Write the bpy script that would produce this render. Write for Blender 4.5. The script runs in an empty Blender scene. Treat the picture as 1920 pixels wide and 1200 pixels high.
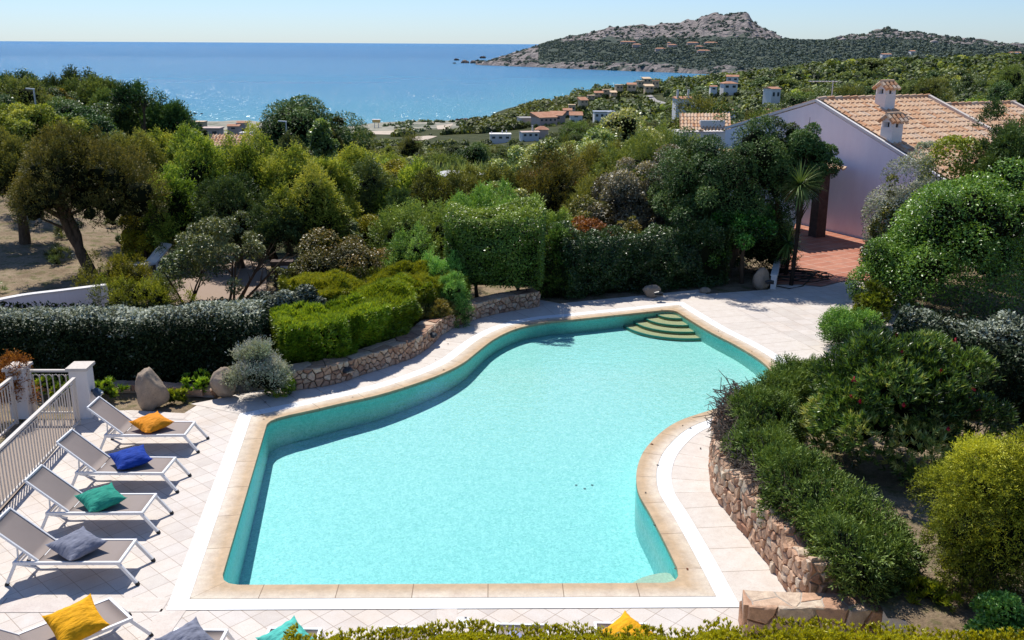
import bpy, math, random
import numpy as np
from mathutils import Vector, Matrix
from mathutils.geometry import tessellate_polygon

# ------------------------------------------------------------------ camera model (real place, metres)
F = 1800.; CH = 7.0; ROLL = math.radians(0.34); PIT = math.atan((600-81.5)/F)
SEA = -28.0
def ray(x, y):
    u = (x-960)/F; v = -(y-600)/F
    c, s = math.cos(ROLL), math.sin(ROLL)
    a = u*c - v*s; b = u*s + v*c
    return np.array([a, math.cos(PIT)+b*math.sin(PIT), -math.sin(PIT)+b*math.cos(PIT)])
def P(x, y, z=0.):
    d = ray(x, y); t = (z-CH)/d[2]; return np.array([0, 0, CH]) + t*d
def PD(x, y, D):
    d = ray(x, y); return np.array([0, 0, CH]) + d*(D/d[1])

scene = bpy.context.scene
COL = scene.collection
TAU = 2*math.pi
def nrm(a): return a/np.maximum(np.linalg.norm(a, axis=-1, keepdims=True), 1e-9)

# ------------------------------------------------------------------ objects
def tag(o, label=None, cat=None, group=None, kind=None):
    if label: o['label'] = label
    if cat: o['category'] = cat
    if group: o['group'] = group
    if kind: o['kind'] = kind
    return o
def link(name, me, parent=None, loc=None):
    o = bpy.data.objects.new(name, me); COL.objects.link(o)
    if parent: o.parent = parent
    if loc is not None: o.location = [float(c) for c in loc]
    return o
def empty(name, loc, rz=0, label=None, cat=None, group=None):
    o = bpy.data.objects.new(name, None); COL.objects.link(o)
    o.location = [float(c) for c in loc]; o.rotation_euler = (0, 0, rz)
    o.empty_display_size = .2
    return tag(o, label, cat, group)
def copy_tree(o, parent=None):
    c = o.copy(); COL.objects.link(c); c.parent = parent
    for ch in list(o.children): copy_tree(ch, c)
    return c

def mesh_np(name, verts, facesets, mats, midx=None, tint=None, smooth=False, uv=None):
    me = bpy.data.meshes.new(name)
    verts = np.asarray(verts, np.float32)
    me.vertices.add(len(verts)); me.vertices.foreach_set('co', verts.ravel())
    fl = [np.asarray(f, np.int32) for f in facesets if len(f)]
    loops = np.concatenate([f.ravel() for f in fl])
    tot = np.concatenate([np.full(len(f), f.shape[1], np.int32) for f in fl])
    st = np.concatenate([[0], np.cumsum(tot)[:-1]]).astype(np.int32)
    me.loops.add(len(loops)); me.loops.foreach_set('vertex_index', loops)
    me.polygons.add(len(tot)); me.polygons.foreach_set('loop_start', st); me.polygons.foreach_set('loop_total', tot)
    if midx is not None: me.polygons.foreach_set('material_index', np.asarray(midx, np.int32))
    if smooth: me.polygons.foreach_set('use_smooth', np.ones(len(tot), bool))
    for m in (mats if isinstance(mats, (list, tuple)) else [mats]): me.materials.append(m)
    if tint is not None:
        a = me.attributes.new('tint', 'FLOAT', 'FACE'); a.data.foreach_set('value', np.asarray(tint, np.float32))
    if uv is not None:
        l = me.uv_layers.new(name='UVMap'); l.data.foreach_set('uv', np.asarray(uv, np.float32)[loops].ravel())
    me.update(calc_edges=True); me.validate()
    return me

class MB:
    def __init__(s): s.v = []; s.f = []; s.t = []; s.m = []; s.uv = []
    def add(s, vs, fs, t=0., m=0, uvs=None):
        o = len(s.v); s.v += [tuple(map(float, v)) for v in vs]
        s.uv += [tuple(map(float, q)) for q in uvs] if uvs is not None else [(0, 0)]*len(vs)
        for f in fs: s.f.append([i+o for i in f]); s.t.append(t); s.m.append(m)
    def box(s, c, d, rz=0, t=0., m=0, mat=None, taper=1.):
        x, y, z = np.array(d)/2.
        vs = [(-x,-y,-z),(x,-y,-z),(x,y,-z),(-x,y,-z),(-x*taper,-y*taper,z),(x*taper,-y*taper,z),(x*taper,y*taper,z),(-x*taper,y*taper,z)]
        R = Matrix.Rotation(rz, 3, 'Z') if mat is None else mat
        vs = [tuple(R @ Vector(v) + Vector(c)) for v in vs]
        s.add(vs, [(3,2,1,0),(4,5,6,7),(0,1,5,4),(1,2,6,5),(2,3,7,6),(3,0,4,7)], t, m)
    def beam(s, a, b, w, h=None, t=0., m=0, up=(0,0,1)):
        a = Vector(a); b = Vector(b); d = (b-a); L = d.length; d.normalize(); up = Vector(up)
        sx = d.cross(up)
        if sx.length < 1e-4: sx = d.cross(Vector((0,1,0)))
        sx.normalize(); sz = sx.cross(d)
        h = h or w
        vs = []
        for q in (a, b):
            for (i, j) in ((-1,-1),(1,-1),(1,1),(-1,1)): vs.append(tuple(q+sx*(i*w/2)+sz*(j*h/2)))
        s.add(vs, [(3,2,1,0),(4,5,6,7),(0,1,5,4),(1,2,6,5),(2,3,7,6),(3,0,4,7)], t, m)
    def tube(s, pts, rad, n=8, t=0., m=0, cap=True):
        pts = [Vector([float(c) for c in p]) for p in pts]; k = len(pts)
        rad = rad if hasattr(rad, '__len__') else [rad]*k
        vs = []; ref = Vector((.31, .95, .05)).normalized()
        for i, p in enumerate(pts):
            d = (pts[min(i+1, k-1)]-pts[max(i-1, 0)]).normalized()
            if abs(d.dot(ref)) > .95: ref = Vector((1, .1, 0)).normalized()
            a = d.cross(ref).normalized(); b = d.cross(a)
            for j in range(n):
                q = TAU*j/n; vs.append(tuple(p+(a*math.cos(q)+b*math.sin(q))*rad[i]))
        fs = [(i*n+j, i*n+(j+1) % n, (i+1)*n+(j+1) % n, (i+1)*n+j) for i in range(k-1) for j in range(n)]
        if cap: fs += [tuple(range(n)), tuple((k-1)*n+j for j in range(n))[::-1]]
        s.add(vs, fs, t, m)
    def prism(s, poly, z0, z1, t=0., m=0):
        n = len(poly); vs = [(p[0], p[1], z0) for p in poly]+[(p[0], p[1], z1) for p in poly]
        s.add(vs, [tuple(range(n))[::-1], tuple(range(n, 2*n))]+[(i, (i+1) % n, n+(i+1) % n, n+i) for i in range(n)], t, m)
    def mesh(s, name, mats, smooth=False, auto=None):
        me = bpy.data.meshes.new(name); me.from_pydata(s.v, [], s.f); me.update()
        for m in (mats if isinstance(mats, (list, tuple)) else [mats]): me.materials.append(m)
        me.polygons.foreach_set('material_index', s.m)
        a = me.attributes.new('tint', 'FLOAT', 'FACE'); a.data.foreach_set('value', np.array(s.t, np.float32))
        l = me.uv_layers.new(name='UVMap'); li = np.zeros(len(me.loops), np.int32); me.loops.foreach_get('vertex_index', li)
        l.data.foreach_set('uv', np.array(s.uv, np.float32)[li].ravel())
        if smooth: me.polygons.foreach_set('use_smooth', np.ones(len(me.polygons), bool))
        return me
    def obj(s, name, mats, parent=None, loc=None, smooth=False):
        return link(name, s.mesh(name, mats, smooth), parent, loc)

# ------------------------------------------------------------------ materials
class NT:
    def __init__(s, name):
        s.m = bpy.data.materials.new(name); s.m.use_nodes = True; s.t = s.m.node_tree; s.t.nodes.clear()
        s.out = s.t.nodes.new('ShaderNodeOutputMaterial')
    def n(s, typ, **kw):
        nd = s.t.nodes.new('ShaderNode'+typ)
        for k, v in kw.items():
            k2 = k.replace('_', ' ')
            if k.startswith('p_'): setattr(nd, k[2:], v)
            else:
                sock = nd.inputs[int(k[1:])] if (k[0] == 'i' and k[1:].isdigit()) else nd.inputs[k2]
                if isinstance(v, bpy.types.NodeSocket): s.t.links.new(v, sock)
                elif hasattr(v, 'outputs'): s.t.links.new(v.outputs[0], sock)
                else:
                    if hasattr(v, '__len__') and len(v) == 3 and sock.type == 'RGBA': v = (*v, 1)
                    sock.default_value = v
        return nd
    def mix(s, f, a, b, bt='MIX'):
        nd = s.t.nodes.new('ShaderNodeMix'); nd.data_type = 'RGBA'; nd.blend_type = bt; nd.clamp_factor = True
        for i, v in ((0, f), (6, a), (7, b)):
            if isinstance(v, bpy.types.NodeSocket): s.t.links.new(v, nd.inputs[i])
            elif hasattr(v, 'outputs'): s.t.links.new(v.outputs[0], nd.inputs[i])
            else:
                if hasattr(v, '__len__') and len(v) == 3: v = (*v, 1)
                nd.inputs[i].default_value = v
        return nd.outputs[2]
    def ramp(s, fac, stops):
        nd = s.t.nodes.new('ShaderNodeValToRGB'); s.t.links.new(fac.outputs[0] if hasattr(fac, 'outputs') else fac, nd.inputs[0])
        e = nd.color_ramp.elements
        while len(e) < len(stops): e.new(.5)
        for q, (p, c) in zip(e, stops): q.position = p; q.color = (*c, 1) if hasattr(c, '__len__') else (c, c, c, 1)
        return nd.outputs[0]
    def math(s, op, a, b=0., clamp=False):
        nd = s.t.nodes.new('ShaderNodeMath'); nd.operation = op; nd.use_clamp = clamp
        for i, v in ((0, a), (1, b)):
            if isinstance(v, bpy.types.NodeSocket): s.t.links.new(v, nd.inputs[i])
            elif hasattr(v, 'outputs'): s.t.links.new(v.outputs[0], nd.inputs[i])
            else: nd.inputs[i].default_value = v
        return nd.outputs[0]
    def mapped(s, scale=(1,1,1), rot=(0,0,0), src='Object', loc=(0,0,0)):
        tc = s.t.nodes.new('ShaderNodeTexCoord')
        return s.n('Mapping', Vector=tc.outputs[src], Scale=scale, Rotation=rot, Location=loc).outputs[0]
    def noise(s, scale, detail=4, rough=.6, vec=None):
        return s.n('TexNoise', Vector=vec if vec is not None else s.mapped(), Scale=scale, Detail=detail, Roughness=rough).outputs[0]
    def bump(s, h, strength=.3, dist=.02, normal=None):
        kw = dict(Height=h, Strength=strength, Distance=dist)
        if normal is not None: kw['Normal'] = normal
        return s.n('Bump', **kw).outputs[0]
    def pbr(s, color, rough=.7, spec=.3, normal=None, metal=0., **kw):
        a = dict(Base_Color=color, Roughness=rough, Metallic=metal)
        a['Specular_IOR_Level'] = spec
        b = s.t.nodes.new('ShaderNodeBsdfPrincipled')
        for k, v in a.items():
            sock = b.inputs[k.replace('_', ' ')]
            if isinstance(v, bpy.types.NodeSocket): s.t.links.new(v, sock)
            else: sock.default_value = (*v, 1) if hasattr(v, '__len__') and len(v) == 3 else v
        if normal is not None: s.t.links.new(normal, b.inputs['Normal'])
        return b
    def done(s, sh):
        s.t.links.new(sh.outputs[0] if hasattr(sh, 'outputs') else sh, s.out.inputs[0]); return s.m

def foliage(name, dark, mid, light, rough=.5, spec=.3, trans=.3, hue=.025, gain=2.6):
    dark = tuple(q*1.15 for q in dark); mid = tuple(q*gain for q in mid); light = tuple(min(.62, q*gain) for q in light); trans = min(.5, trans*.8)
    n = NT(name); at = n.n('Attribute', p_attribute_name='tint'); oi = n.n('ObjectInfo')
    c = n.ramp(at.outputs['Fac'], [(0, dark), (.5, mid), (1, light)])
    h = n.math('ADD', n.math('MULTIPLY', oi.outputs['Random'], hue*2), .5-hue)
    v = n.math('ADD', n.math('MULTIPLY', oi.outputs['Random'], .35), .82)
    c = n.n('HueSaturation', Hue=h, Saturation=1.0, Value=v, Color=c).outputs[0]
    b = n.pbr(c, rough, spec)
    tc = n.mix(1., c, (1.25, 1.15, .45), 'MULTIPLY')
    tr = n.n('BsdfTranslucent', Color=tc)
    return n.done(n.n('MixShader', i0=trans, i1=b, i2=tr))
def plain(name, col, rough=.6, spec=.3, var=.12, scale=6., bump=.15, metal=0.):
    n = NT(name); ns = n.noise(scale, 5)
    dk = tuple(max(0, c*(1-var)) for c in col); lt = tuple(min(1, c*(1+var)) for c in col)
    c = n.ramp(ns, [(.3, dk), (.7, lt)])
    return n.done(n.pbr(c, rough, spec, n.bump(n.noise(scale*6, 3), bump, .01), metal))

M = {}
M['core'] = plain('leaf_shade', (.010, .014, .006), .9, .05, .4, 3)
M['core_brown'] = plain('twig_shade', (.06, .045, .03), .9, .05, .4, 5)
M['elea'] = foliage('silver_sheen_leaf', (.006, .013, .004), (.022, .038, .012), (.36, .38, .30), .55, .16, .08, .01, 1.35)  # pale end of the ramp stands for sun sheen on up-facing leaves
M['lance'] = foliage('bright_lance_leaf', (.030, .065, .007), (.15, .225, .014), (.30, .35, .035), .4, .5, .33, .02, 1.8)
M['lance_y'] = foliage('yellow_lance_leaf', (.045, .065, .007), (.16, .205, .014), (.29, .31, .03), .42, .4, .33, .02, 1.7)
M['privet'] = foliage('yellow_privet_leaf', (.10, .115, .006), (.42, .41, .012), (.62, .58, .025), .4, .4, .5, .006, 1.25)
M['olean'] = foliage('oleander_leaf', (.016, .040, .010), (.065, .115, .020), (.235, .28, .085), .34, .5, .3)
M['pitto'] = foliage('glossy_green_leaf', (.014, .036, .006), (.050, .105, .014), (.12, .19, .034), .36, .42, .3)
M['junip'] = foliage('juniper_needle', (.010, .024, .006), (.055, .105, .018), (.15, .215, .05), .5, .3, .22)
M['junip_d'] = foliage('dark_juniper_needle', (.008, .018, .004), (.040, .078, .012), (.135, .20, .042), .5, .3, .18, .015, 1.9)
M['hedge_d'] = foliage('dark_hedge_leaf', (.008, .018, .005), (.030, .055, .012), (.075, .11, .03), .4, .45, .15, .02, 1.5)
M['junip_y'] = foliage('golden_juniper_needle', (.022, .030, .005), (.13, .14, .012), (.29, .275, .028), .55, .25, .3, .015, 2.0)
M['feather'] = foliage('feathery_needle', (.020, .036, .007), (.088, .128, .018), (.215, .250, .045), .55, .2, .35, .02, 2.7)
M['olive'] = foliage('olive_brown_needle', (.020, .026, .008), (.055, .062, .015), (.115, .112, .028), .6, .2, .3)
M['dkgreen'] = foliage('dark_needle', (.010, .022, .008), (.026, .048, .014), (.055, .080, .022), .55, .25, .2)
M['mastic'] = foliage('mastic_leaf', (.020, .032, .010), (.052, .072, .022), (.105, .125, .05), .42, .45, .25)
M['rust'] = foliage('rusty_leaf', (.026, .030, .008), (.075, .078, .017), (.15, .115, .03), .45, .4, .3)
M['gorse'] = foliage('yellow_flowering_leaf', (.07, .075, .010), (.22, .20, .02), (.42, .34, .03), .5, .2, .3, .02, 1.2)
M['laurel'] = foliage('pale_glossy_leaf', (.020, .036, .008), (.095, .125, .03), (.26, .28, .10), .36, .5, .3)
M['grey'] = foliage('grey_green_leaf', (.06, .075, .05), (.15, .175, .125), (.28, .30, .23), .6, .3, .25)
M['twiggy'] = foliage('grey_twiggy_leaf', (.035, .032, .020), (.095, .090, .055), (.19, .175, .11), .45, .45, .25)
M['yucca'] = foliage('yucca_blade', (.020, .045, .014), (.055, .10, .028), (.11, .16, .05), .4, .4, .25)
M['reed'] = foliage('reed_blade', (.05, .065, .022), (.11, .13, .05), (.20, .19, .09), .6, .2, .35)
M['scrub'] = foliage('hillside_scrub', (.015, .026, .008), (.050, .066, .016), (.125, .135, .035), .6, .2, .25, .035)
M['far'] = foliage('headland_scrub', (.068, .090, .085), (.10, .126, .10), (.145, .168, .115), .8, .05, .1, .01, 1.1)  # blue-grey aerial haze is mixed into these leaf colours
M['flower'] = plain('crimson_petal', (.45, .02, .05), .5)
M['orange_leaf'] = foliage('orange_leaf', (.16, .05, .01), (.30, .11, .02), (.45, .2, .04), .5, .3, .35, .01, 1.)
n = NT('lilac_white_plaster'); v = n.mapped((1, 1, .25)); c = n.ramp(n.noise(1.6, 7, .7, v), [(.25, (.80, .745, .80)), (.75, (.90, .86, .905))]); c = n.mix(n.ramp(n.noise(.5, 6, .75), [(.5, 0.), (.8, .3)]), c, (.66, .58, .60))
M['plaster_cool'] = n.done(n.pbr(c, .88, .1, n.bump(n.noise(28, 5), .35, .012)))
n = NT('bark'); v = n.mapped((6, 6, 1.3)); c = n.ramp(n.noise(3, 6, .7, v), [(.25, (.035, .024, .016)), (.75, (.17, .115, .075))])
M['bark'] = n.done(n.pbr(c, .9, .1, n.bump(n.noise(5, 5, .7, v), .8, .04)))
M['bark_dark'] = plain('dark_bark', (.035, .025, .02), .9, .1, .4, 8, .5)
M['branch'] = plain('dead_twig', (.16, .125, .10), .9, .1, .4, 20, .3)

def tint_stone(name, c0, c1, c2, rough=.85, sc=9):
    n = NT(name); at = n.n('Attribute', p_attribute_name='tint').outputs['Fac']
    c = n.ramp(at, [(0, c0), (.5, c1), (1, c2)])
    ns = n.noise(sc, 8, .7); c = n.mix(.55, c, n.ramp(ns, [(.25, .25), (.75, .95)]), 'OVERLAY')
    sp = n.noise(sc*9, 3, .6); c = n.mix(n.ramp(sp, [(.58, 0.), (.68, .45)]), c, tuple(q*.45 for q in c1))
    return n.done(n.pbr(c, rough, .2, n.bump(n.noise(sc*1.6, 8, .65), .7, .03)))
M['stone'] = tint_stone('pink_granite', (.30, .17, .115), (.44, .285, .19), (.55, .42, .31))
M['stone_r'] = tint_stone('red_granite', (.34, .18, .115), (.50, .31, .20), (.56, .44, .33))
M['boulder'] = tint_stone('grey_brown_granite', (.20, .15, .11), (.30, .235, .175), (.42, .34, .26), .9, 4)
M['mortar'] = plain('mortar', (.17, .12, .09), .95, .1, .3, 14, .4)
M['mortar_l'] = plain('pale_mortar', (.42, .36, .30), .95, .1, .2, 10, .4)
M['rockfar'] = plain('shore_rock', (.22, .17, .14), .95, .1, .55, .35, .4)
M['rockdark'] = plain('dark_shore_rock', (.075, .062, .055), .95, .1, .5, .5, .4)
M['plaster'] = plain('white_plaster', (.72, .69, .67), .85, .15, .05, 2.2, .2)
M['plaster_tan'] = plain('tan_plaster', (.66, .48, .31), .85, .15, .1, 1.5, .2)
M['plaster_pink'] = plain('pinkish_plaster', (.55, .42, .36), .85, .15, .1, 1.5, .2)
M['capstone'] = plain('pale_capstone', (.60, .53, .46), .7, .25, .1, 20, .2)
M['railpaint'] = plain('cream_rail_paint', (.62, .56, .49), .45, .4, .04, 10, .05)
M['white'] = plain('white_paint', (.78, .77, .76), .35, .45, .03, 10, .04)
M['rubber'] = plain('black_rubber', (.03, .03, .03), .6)
M['lampblue'] = plain('dark_blue_enamel', (.035, .065, .11), .4, .4)
M['lampblack'] = plain('dark_lamp_metal', (.03, .035, .04), .4, .4)
M['lampglass'] = plain('frosted_lamp_glass', (.55, .58, .6), .2, .5)
M['steel'] = plain('galvanised_steel', (.45, .46, .48), .4, .5, .08, 5, .05, .6)
M['dark'] = plain('dark_opening', (.02, .02, .022), .8)
M['glass'] = plain('window_glass', (.04, .06, .08), .08, .6)
M['wood'] = plain('dark_wood', (.085, .055, .045), .7, .2, .3, 5, .3)
M['pergola'] = plain('whitewashed_slats', (.62, .60, .57), .8, .2, .1, 4, .1)
M['hose'] = plain('black_hose', (.03, .028, .022), .6)
M['teal'] = plain('teal_canvas', (.05, .25, .22), .7)
def fabric(name, col, sc=260, rough=.8):
    n = NT(name); w = n.noise(14, 4); c = n.ramp(w, [(.3, tuple(q*.82 for q in col)), (.7, tuple(min(1, q*1.12) for q in col))])
    h = n.n('TexWave', Vector=n.mapped((1, 1, 1)), Scale=sc, Distortion=2.).outputs['Fac']
    wr = n.n('TexNoise', Vector=n.mapped((3, 9, 3), (0, 0, .5)), Scale=2.2, Detail=3).outputs[0]
    b1 = n.bump(wr, .6, .05); b2 = n.bump(h, .15, .003, b1)
    return n.done(n.pbr(c, rough, .2, b2))
M['sling'] = plain('taupe_sling_fabric', (.285, .235, .21), .75, .2, .05, 3, .1)
for k, c in dict(orange=(.72, .26, .012), yellow=(.78, .37, .006), blue=(.008, .045, .30), green=(.022, .27, .19), grey=(.19, .20, .255), mint=(.09, .48, .40), lilac=(.30, .32, .52)).items():
    M['cushion_'+k] = fabric(k+'_linen', c)
# roof tiles
n = NT('clay_roof_tile'); at = n.n('Attribute', p_attribute_name='tint').outputs['Fac']
c = n.ramp(at, [(0, (.46, .22, .11)), (.35, (.56, .34, .20)), (.7, (.62, .43, .29)), (1, (.52, .40, .30))])
c = n.mix(.35, c, n.ramp(n.noise(5, 6), [(.3, .3), (.7, .9)]), 'OVERLAY')
M['tile'] = n.done(n.pbr(c, .85, .15, n.bump(n.noise(25, 4), .3, .01)))
n = NT('red_roof'); c = n.ramp(n.noise(.6, 6), [(.3, (.42, .19, .11)), (.7, (.56, .32, .21))])
wv = n.n('TexWave', Vector=n.mapped(), Scale=1.1, p_bands_direction='X').outputs['Fac']
M['redroof'] = n.done(n.pbr(c, .85, .1, n.bump(wv, .6, .15)))
# paving
def paving(name):
    n = NT(name); tc = n.t.nodes.new('ShaderNodeTexCoord')
    def brick(size, rot, w=None):
        mp = n.n('Mapping', Vector=tc.outputs['Object'], Rotation=(0, 0, rot))
        b = n.n('TexBrick', Vector=mp.outputs[0], Color1=(.0, .0, .0), Color2=(1, 1, 1), Mortar=(.5, .5, .5), Scale=1., Mortar_Size=.0045, Mortar_Smooth=.15, Bias=0., Brick_Width=w or size, Row_Height=size)
        b.offset = 0; b.squash = 1; return b
    A = brick(.303, math.radians(45-1.5)); B = brick(.42, math.radians(-16), .42)
    sep = n.n('SeparateXYZ', Vector=tc.outputs['Object'])
    msk = n.math('GREATER_THAN', sep.outputs[1], 18.8)
    col = n.mix(msk, A.outputs[0], B.outputs[0]); fac = n.math('ADD', n.math('MULTIPLY', A.outputs[1], n.math('SUBTRACT', 1., msk)), n.math('MULTIPLY', B.outputs[1], msk))
    c = n.ramp(col, [(0, (.55, .49, .435)), (.5, (.605, .545, .49)), (1, (.645, .57, .495))])
    c = n.mix(.3, c, n.ramp(n.noise(2.2, 7, .7), [(.3, .35), (.7, .75)]), 'OVERLAY')
    c = n.mix(n.ramp(n.noise(60, 3, .7), [(.45, 0.), (.75, .35)]), c, (.36, .29, .25))
    c = n.mix(n.ramp(n.noise(.9, 5, .7), [(.5, 0.), (.8, .45)]), c, (.50, .36, .24))
    c = n.mix(n.math('MULTIPLY', fac, .75), c, (.27, .19, .13))
    return n.done(n.pbr(c, .7, .25, n.bump(n.math('SUBTRACT', 1., fac), .4, .004)))
M['paving'] = paving('granite_paving')
def slabs(name, cols, ulen, vlen=None, joint=.004, jc=(.25, .18, .13), dirt=.3, edge=None, rough=.7):
    n = NT(name); uv = n.n('UVMap').outputs[0]; sp = n.n('SeparateXYZ', Vector=uv)
    fr = n.math('FRACT', n.math('DIVIDE', sp.outputs[0], ulen)); a = n.math('ABSOLUTE', n.math('SUBTRACT', fr, .5))
    j = n.math('GREATER_THAN', a, .5-joint/ulen)
    if vlen:
        f2 = n.math('FRACT', n.math('DIVIDE', sp.outputs[1], vlen)); a2 = n.math('ABSOLUTE', n.math('SUBTRACT', f2, .5))
        j = n.math('MAXIMUM', j, n.math('GREATER_THAN', a2, .5-joint/vlen))
    wn = n.n('TexWhiteNoise', p_noise_dimensions='1D', W=n.math('FLOOR', n.math('DIVIDE', sp.outputs[0], ulen)))
    c = n.mix(wn.outputs[0], cols[0], cols[1])
    if edge:
        e = n.ramp(n.math('ADD', sp.outputs[1], n.math('MULTIPLY', n.math('SUBTRACT', n.noise(7, 5, .7), .5), .16)), [(.1, 0.), (.30, 1.)])
        c = n.mix(e, edge, c)
    c = n.mix(dirt, c, n.ramp(n.noise(5, 7, .7), [(.3, .3), (.7, .75)]), 'OVERLAY')
    c = n.mix(n.ramp(n.noise(45, 3, .7), [(.5, 0.), (.75, .4)]), c, tuple(q*.55 for q in cols[0]))
    c = n.mix(n.math('MULTIPLY', j, .8), c, jc)
    return n.done(n.pbr(c, rough, .25, n.bump(n.math('SUBTRACT', 1., j), .4, .004)))
M['coping'] = slabs('sandstone_coping', ((.56, .47, .365), (.64, .55, .45)), 1.0, edge=(.47, .335, .205), joint=.006, jc=(.16, .10, .06), dirt=.45)
M['path'] = slabs('granite_slab_path', ((.59, .525, .46), (.65, .58, .51)), .62, joint=.006)
M['border'] = slabs('granite_border_slab', ((.58, .50, .445), (.63, .555, .48)), 1.1, joint=.006)
n = NT('white_overflow_grate'); uv = n.n('UVMap').outputs[0]; sp = n.n('SeparateXYZ', Vector=uv)
fr = n.math('FRACT', n.math('DIVIDE', sp.outputs[0], .035)); sl = n.math('LESS_THAN', fr, .16)
ed = n.math('ABSOLUTE', n.math('SUBTRACT', sp.outputs[1], .125)); sl = n.math('MULTIPLY', sl, n.math('LESS_THAN', ed, .10))
c = n.mix(n.math('MULTIPLY', sl, .35), (.84, .84, .83), (.45, .45, .45)); c = n.mix(n.ramp(n.noise(3, 6), [(.45, 0.), (.85, .2)]), c, (.6, .58, .54))
M['grate'] = n.done(n.pbr(c, .4, .35))
n = NT('terracotta_floor'); mp = n.mapped((1, 1, 1), (0, 0, math.radians(-33)))
b = n.n('TexBrick', Vector=mp, Color1=(.36, .125, .07), Color2=(.43, .18, .11), Mortar=(.50, .36, .28), Scale=1., Mortar_Size=.012, Brick_Width=.9, Row_Height=.45); b.offset = 0
c = n.mix(.4, b.outputs[0], n.ramp(n.noise(3, 6), [(.3, .3), (.7, .75)]), 'OVERLAY')
M['terracotta'] = n.done(n.pbr(c, .65, .3))
# pool
n = NT('pool_mosaic'); tc = n.mapped(); sp = n.n('SeparateXYZ', Vector=tc)
d = n.math('MULTIPLY', sp.outputs[2], -1.)
c = n.ramp(d, [(0, (.25, .62, .58)), (.12, (.19, .72, .70)), (.42, (.44, .70, .66)), (.70, (.34, .675, .665)), (1.0, (.23, .61, .63))])  # water's depth tint and wall reflection baked into the tile colour
vo = n.n('TexVoronoi', Vector=tc, Scale=22.)
mo = n.noise(38, 3, .75, tc)
c = n.mix(.32, c, n.ramp(vo.outputs['Color'], [(0, .15), (1, .85)]), 'OVERLAY')
c = n.mix(.7, c, n.ramp(mo, [(.3, .25), (.7, .75)]), 'OVERLAY')  # mottling covers both mosaic grain and painted ripple light
M['mosaic'] = n.done(n.pbr(c, .5, .2))
M['step'] = plain('sandy_mosaic', (.56, .44, .24), .5, .2, .2, 30, .1)
M['bench'] = plain('pale_sandy_mosaic', (.46, .52, .40), .5, .2, .2, 30, .1)
M['nosing'] = plain('teal_mosaic_nosing', (.045, .27, .22), .4, .3, .2, 30, .1)
n = NT('pool_water'); v = n.mapped()
h = n.math('ADD', n.noise(5., 3, .6, v), n.math('MULTIPLY', n.noise(17., 2, .5, v), .35))
nb = n.bump(h, .5, .035)
fr = n.n('Fresnel', IOR=1.33, Normal=nb)
gl = n.n('BsdfGlossy', Color=(1, 1, 1), Roughness=.03, Normal=nb)
tr = n.n('BsdfTransparent', Color=(.83, .975, .97))
M['poolwater'] = n.done(n.n('MixShader', i0=fr, i1=tr, i2=gl))
# sea
n = NT('sea'); tc = n.t.nodes.new('ShaderNodeTexCoord'); sp = n.n('SeparateXYZ', Vector=tc.outputs['Object'])
sh = n.n('Attribute', p_attribute_name='shore').outputs['Fac']
sw = n.noise(.0035, 4, .6, n.n('Mapping', Vector=tc.outputs['Object'], Scale=(.35, 1.5, 1)).outputs[0])
far = n.ramp(n.math('ADD', n.math('DIVIDE', sp.outputs[1], 3600.), n.math('MULTIPLY', n.math('SUBTRACT', sw, .5), .25)), [(.12, (.052, .27, .42)), (.30, (.036, .205, .37)), (.75, (.020, .14, .29))])
c = n.mix(n.ramp(n.math('ADD', sh, n.math('MULTIPLY', n.math('SUBTRACT', sw, .5), .5)), [(0.08, 0.), (.95, 1.)]), far, (.09, .335, .43))
c = n.mix(n.ramp(sh, [(.93, 0.), (1., .5)]), c, (.20, .40, .42))
w1 = n.noise(.22, 4, .7, n.n('Mapping', Vector=tc.outputs['Object'], Scale=(1., 1.6, 1)).outputs[0])
w2 = n.noise(1.1, 3, .7, tc.outputs['Object'])
nb = n.bump(n.math('ADD', w1, n.math('MULTIPLY', w2, .35)), 1., 3.2)
base = n.pbr(c, .25, .06, nb)
gn = n.n('TexNoise', Vector=n.n('Mapping', Vector=tc.outputs['Object'], Scale=(1.15, .11, 1)).outputs[0], Scale=1., Detail=3., Roughness=.6)
gv = n.n('VectorMath', p_operation='SUBTRACT', i0=gn.outputs['Color']); gv.inputs[1].default_value = (.5, .5, .5)
gs = n.n('VectorMath', p_operation='MULTIPLY', i0=gv.outputs[0]); gs.inputs[1].default_value = (2.8, 2.8, 0)
ga = n.n('VectorMath', p_operation='ADD', i0=gs.outputs[0]); ga.inputs[1].default_value = (0, 0, 1)
gnn = n.n('VectorMath', p_operation='NORMALIZE', i0=ga.outputs[0])
wnd = n.math('MULTIPLY', n.ramp(n.math('DIVIDE', sp.outputs[1], 3000.), [(.35, .75), (.72, 1.), (.80, .08)]), n.ramp(sw, [(.3, .5), (.6, 1.)]))
gl = n.n('BsdfGlossy', Color=(1, 1, 1), Roughness=.16, Normal=gnn.outputs[0])
M['sea'] = n.done(n.n('MixShader', i0=n.math('MULTIPLY', wnd, .05), i1=base, i2=gl))
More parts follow.
